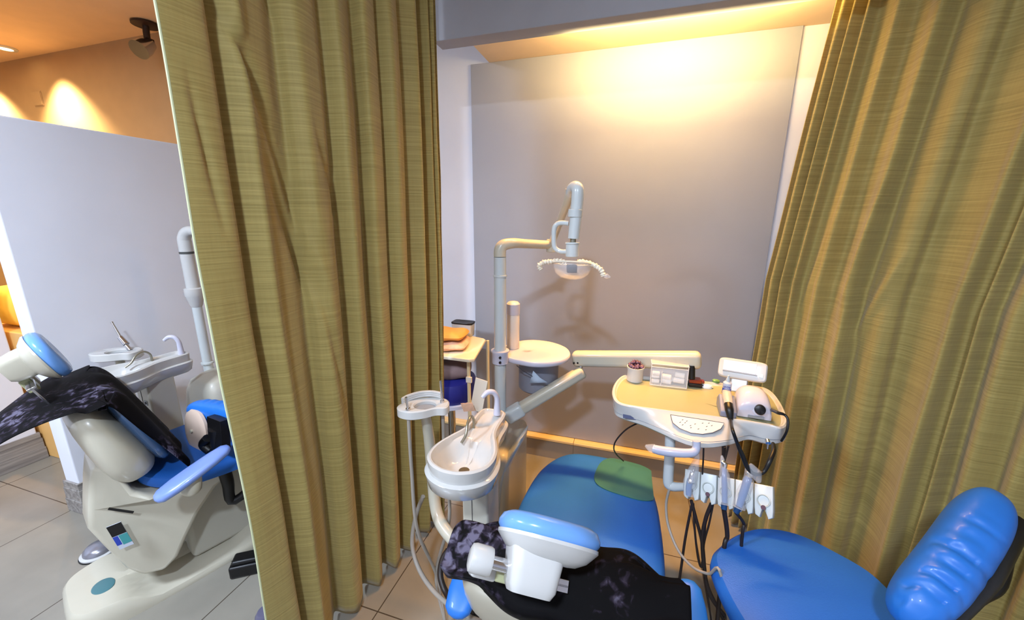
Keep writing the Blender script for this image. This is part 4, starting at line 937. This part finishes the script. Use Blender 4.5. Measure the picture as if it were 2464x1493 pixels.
# micromotor control box
cM=on(1812,1006); 
fx_=(on(1858,1022)-on(1770,1008)).normalized(); fy_=Vector((0,0,1)).cross(fx_).normalized()
FM=frame(cM+Vector((0,0,.001)),fx_,fy_,(0,0,1))
t=thing('micromotor_unit','rounded light grey micromotor box with black dial on the tray','motor unit',tuple(cM),0)
mg=mat('pale_grey_gloss',(196,194,206),.25,coat=.4)
R=[]
for k,(yy,sc_,h_) in enumerate(((-.010,.93,.042),(.0,.99,.058),(.02,1,.075),(.045,1,.084),(.075,.97,.080),(.095,.88,.066))):
    ring=[]
    for j in range(28):
        a_=math.pi*j/27; ring.append((.052*sc_*math.copysign(abs(math.cos(a_))**.75,math.cos(a_)),yy,.002+h_*(math.sin(a_))**.7))
    R.append(ring)
V,Fc=loft(R,True,True,closed=True)
mb=part(t,'housing',xf((V,Fc),FM),mg,autos=60)
part(t,'dial_ring',xf(lathe([(.0215,-.012),(.0215,.002),(.017,.003)],32),FM@frame((.012,-.006,.036),(1,0,0),(0,.35,1),(0,-1,.25))),mg)
part(t,'dial',xf(lathe([(.0155,0),(.0155,.010),(.013,.012),(.001,.012)],32),FM@frame((.012,-.008,.036),(1,0,0),(0,.35,1),(0,-1,.25))),M['black'])
part(t,'front_label',xf(box(-.018,.028,-.0135,-.010,.004,.012),FM),M['grey'])
part(t,'rear_cable',tube([FM@Vector((.050,.01,.032)),Y(1872,994,1.20),Y(1888,999,1.19),Y(1896,1012,1.18),Y(1893,1038,1.17),Y(1880,1062,1.18)],[.005,.005,.0036,.0034,.0034,.0034],12,6),M['black'])
cc=FM@Vector((-.082,.002,0)); 
FC=frame(cc,fx_,fy_,(0,0,1))
cr_=part(t,'handpiece_cradle',xf(prism([(-.035,0),(.06,0),(.06,.03),(.035,.052),(.0,.038),(-.035,.020)],-.020,.028),FC),mat('blue_grey_plastic',(124,130,152),.35),bevel=.004)
part(t,'motor_handpiece',tube([FC@Vector((.004,.055,.062)),FC@Vector((.003,.02,.052)),FC@Vector((.003,-.02,.040))],[.012,.015,.013],16,4),mat('beige_film_wrap',(196,182,168),.3,bump=.4,bscale=120))
part(t,'motor_tail',tube([FC@Vector((.003,-.018,.040)),FC@Vector((.004,-.040,.030)),FC@Vector((.008,-.056,.004))],[.0135,.013,.007],16,5),M['black'])
e=FC@Vector((.008,-.056,.004))
part(t,'motor_cord',tube([e,Y(1762,1033,1.10),Y(1775,1070,1.10),Y(1787,1098,1.10),Y(1800,1128,1.10),Y(1818,1142,1.10),Y(1838,1136,1.11),Y(1852,1110,1.12),Y(1862,1085,1.15),Y(1860,1068,1.19)],[.006,.0045,.005,.0065,.006,.005,.005,.0062,.006,.005],12,7),M['black'])
part(t,'cord_film',tube([Y(1806,1118,1.10),Y(1818,1140,1.10),Y(1826,1160,1.10)],[.004,.016,.006],12,4),M['bag'])
# little dropper bottle standing in the cradle
pb=FC@Vector((.004,.048,.050))
t=thing('dropper_bottle','small white and blue dropper bottle standing behind the micromotor cradle','bottle',tuple(pb),0)
bo=lambda g: xf(g,Matrix.Identity(4))
part(t,'bottle_body',lathe([(.012,0),(.0135,.002),(.0135,.040),(.010,.044),(.006,.046)],28),M['ltlabel'],world=False)
part(t,'label_band',lathe([(.0137,.002),(.0137,.021)],28,False,False),M['bluelabel'],world=False)
part(t,'cap',lathe([(.0065,.045),(.0065,.052),(.0045,.058),(.003,.066),(.001,.067)],20),M['coolwhite'],world=False)
d_=(CAM-pb); d_.z=0; d_.normalize(); xd=Vector((0,0,1)).cross(d_).normalized()
text('stos',.0135,M['bluelabel'],t,frame(pb+Vector((0,0,.029))+d_*.0137,xd,(0,0,1),d_),'brand_print')
# ============================================================ LEFT OF THE POLE: side cart with pillows, blue seat
p0=Z(1172,815,.80); p1=Z(1140,866,.80)
ct=[(p0.x-.0,p0.y-.02),(p0.x-.02,p0.y),( -1.02,1.99),(-1.05,1.95),(-1.02,1.62),(-.99,1.59),(-.70,1.585),(-.68,1.605)]
t=thing('side_cart','narrow cream trolley with pillows on top against the back wall','trolley',(-.86,1.78,0),0)
part(t,'top',slab(ct,[(.004,.782),(0,.785),(0,.797),(.004,.80)]),mat('cream_laminate',(234,222,196),.4),bevel=.004)
part(t,'post',geo_join(tube([(-.735,1.66,.02),(-.735,1.66,.783)],.009,12),tube([(-1.035,1.62,.02),(-1.035,1.62,.783)],.009,12),tube([(-.735,1.93,.02),(-.735,1.93,.783)],.009,12),tube([(-.98,1.93,.02),(-.98,1.93,.783)],.009,12)),mat('cream_metal',(230,206,158),.4))
part(t,'post_bracket',xf(cbox((0,0,0),(.03,.012,.03)),T(-.73,1.65,.665)),M['paper'],bevel=.002)
# white bin with black rim on top
pb=Y(1115,790,2.0)
t=thing('waste_bin','small white bin with black rim at the back of the trolley','bin',(pb.x+.03,1.995-.06,.80),0)
o=superel(0,0,.062,.035,40,6)
part(t,'bin_body',loft([[(x*s,y*s,z) for x,y in o] for z,s in ((0,.9),(.004,.93),(.075,1.0),(.075,.95),(.01,.88))],True,True),M['white'],world=False)
part(t,'bin_rim',loft([[(x*s,y*s,z) for x,y in o] for z,s in ((.070,1.01),(.078,1.03),(.080,.99),(.076,.5))],False,True),M['black'],world=False)
def pillow(name,c,lx,ly_,h,rz,m,label,cat,group=None,bend=0,trim=None,tilt=0):
    n=26; V=[];Fc=[]
    for sgn in (1,-1):
        for i in range(n+1):
            for j in range(n+1):
                u=-1+2*i/n; v=-1+2*j/n
                e=(max(0,(1-u**4)*(1-v**4)))**.45
                k=1-.06*(u*u*v*v)*1.5
                V.append((lx*u*k,ly_*v*k,h*.5*e*sgn+h*.5+bend*u*u+.004*math.sin(u*7+v*3)*e))
    N1=(n+1)**2
    for s_ in (0,1):
        for i in range(n):
            for j in range(n):
                a_=s_*N1+i*(n+1)+j; Fc.append((a_,a_+n+1,a_+n+2,a_+1) if s_==0 else (a_,a_+1,a_+n+2,a_+n+1))
    g=xf((V,Fc),T(c[0],c[1],c[2],rz,tilt))
    return single(name,g,m,label,cat,group)
pillow('pillow',(-.90,1.715,.803),.135,.105,.042,.25,M['pink'],'pink floral pillow under the orange one on the trolley','pillow','pillows on the trolley')
pillow('pillow',(-.915,1.73,.842),.135,.105,.046,.15,M['orange'],'orange pillow, topmost on the trolley','pillow','pillows on the trolley',tilt=-.08)
# blue seat with a brown grey bolster, in front of the trolley
sc0=(-.872,1.73)
t=thing('visitor_seat','round dark blue padded seat beside the trolley, half behind the curtain','stool',(sc0[0],sc0[1],0),0)
part(t,'seat_pad',xf(lathe([(.10,.525),(.135,.53),(.145,.555),(.142,.60),(.13,.63),(.09,.645),(.001,.65)],36),T(sc0[0],sc0[1],0)),M['navy'])
part(t,'seat_ring',xf(lathe([(.12,.505),(.15,.51),(.15,.527),(.12,.53)],36),T(sc0[0],sc0[1],0)),M['lav'])
part(t,'column',xf(lathe([(.02,.05),(.02,.505)],16),T(sc0[0],sc0[1],0)),M['chrome'])
part(t,'foot_disc',xf(lathe([(.14,0),(.14,.01),(.03,.05)],32),T(sc0[0],sc0[1],0)),M['coolwhite'])
pillow('folded_cushion',(-.885,1.73,.646),.125,.10,.085,.4,M['brown'],'brown grey cushion lying on the dark blue seat','cushion',tilt=.10)
single('paper_card',xf(box(-.03,.03,-.012,-.010,0,.13),frame(Y(1150,985,1.28),(.94,-.34,0),(.3,.9,.2),(.15,.1,.98))),M['paper'],'cream card leaning behind the basin spout','card')
single('paper_card',xf(box(-.022,.022,-.001,.001,0,.035),frame(Y(1130,990,1.24),(.9,.43,0),(-.2,.9,.3),(-.3,-.1,.95))),M['pink'],'small printed card at the basin edge under the cream card','card')
# ============================================================ LEFT ROOM DETAILS
p=Y(92,238,YB)
t=thing('blank_wall_plate','square tan cover plate high on the tan wall','wall plate',(p.x,YB,p.z-.05),0)
part(t,'plate',box(-.055,.055,-.010,0,0,.10),M['tan'],world=False,bevel=.003)
part(t,'plate_frame',box(-.060,.060,-.004,0,-.005,.105),M['tan'],world=False,bevel=.001)
# ceiling mounted track spotlight
p=Z(346,60,ZC); kx=(Z(346,60,ZC-.12)-CAM)
cz=Vector((p.x,p.y,ZC)); cz=Z(350,57,ZC-.004)
t=thing('ceiling_spotlight','dark bracketed spotlight with silver head under the ceiling at the curtain edge','spotlight',tuple(cz),0)
d0=(cz-CAM).length
def at_d(x,y,d=0): v=ray(x,y); v=v/ v.length; return CAM+v*(d0+d)
brn=mat('dark_brown_metal',(52,34,28),.4)
part(t,'ceiling_plate',xf(lathe([(.075,0),(.075,-.012),(.06,-.016),(.001,-.016)],28),T(cz.x,cz.y,cz.z)),brn)
part(t,'bracket',geo_join(tube([(cz.x,cz.y,cz.z-.01),at_d(352,78,-.01),at_d(354,92,-.02)],.018,12)),brn)
hd0=at_d(362,106,-.02); hd1=at_d(334,120,-.10)
part(t,'lamp_can',tube([hd0,hd0*.5+hd1*.5,hd1],[.035,.05,.055],22),M['chrome'],label='silver lamp can')
part(t,'yoke',tube([at_d(354,92,-.02),at_d(368,98,.0),at_d(370,112,-.02)],.009,10),brn)
# yellow cushion on the low cabinet in the opening
single('low_cabinet',box(-3.95,-2.95,1.185,1.62,0,.80),mat('laminate_warm_light',(238,186,112),.5),'low white cabinet with warm light painted in as orange, in the lit opening at the far left','cabinet',bevel=.006)  # orange of the warm light in the opening is put into the colour
pillow('yellow_cushion',(-3.50,1.36,.80),.24,.15,.24,.1,M['yellow'],'bright yellow cushion on the low cabinet at the far left','cushion')
# foot control beside the left chair
p=Z(240,1330,.0)
t=thing('foot_control','round silver foot pedal with white base beside the left dental chair','foot pedal',(p.x,p.y,0),0)
part(t,'pedal_base',xf(lathe([(.058,0),(.062,.004),(.062,.010),(.055,.014)],32),Matrix.Identity(4)),M['white'],world=False)
part(t,'pedal_rubber',lathe([(.065,0),(.065,.004),(.060,.005)],32),M['black'],world=False)
part(t,'pedal_dome',lathe([(.052,.012),(.050,.026),(.036,.040),(.001,.045)],32),mat('silver_dome',(150,150,160),.25,metal=.6),world=False)
p=Z(642,1493,.0)
single('foot_switch',xf(lathe([(.03,0),(.034,.004),(.034,.03),(.025,.045),(.001,.048)],28),T(p.x,p.y,0)),mat('grey_dome_plastic',(92,90,112),.3),'small grey domed switch on the floor behind the curtain hem','switch')
single('foot_rest_box',xf(geo_join(box(-.06,.06,-.035,.035,0,.055),box(-.05,.05,-.028,.028,.055,.075)),T(*Z(600,1372,0)[:2],0,.6)),M['black'],'black plastic foot control box beside the left chair base','pedal box',bevel=.008)
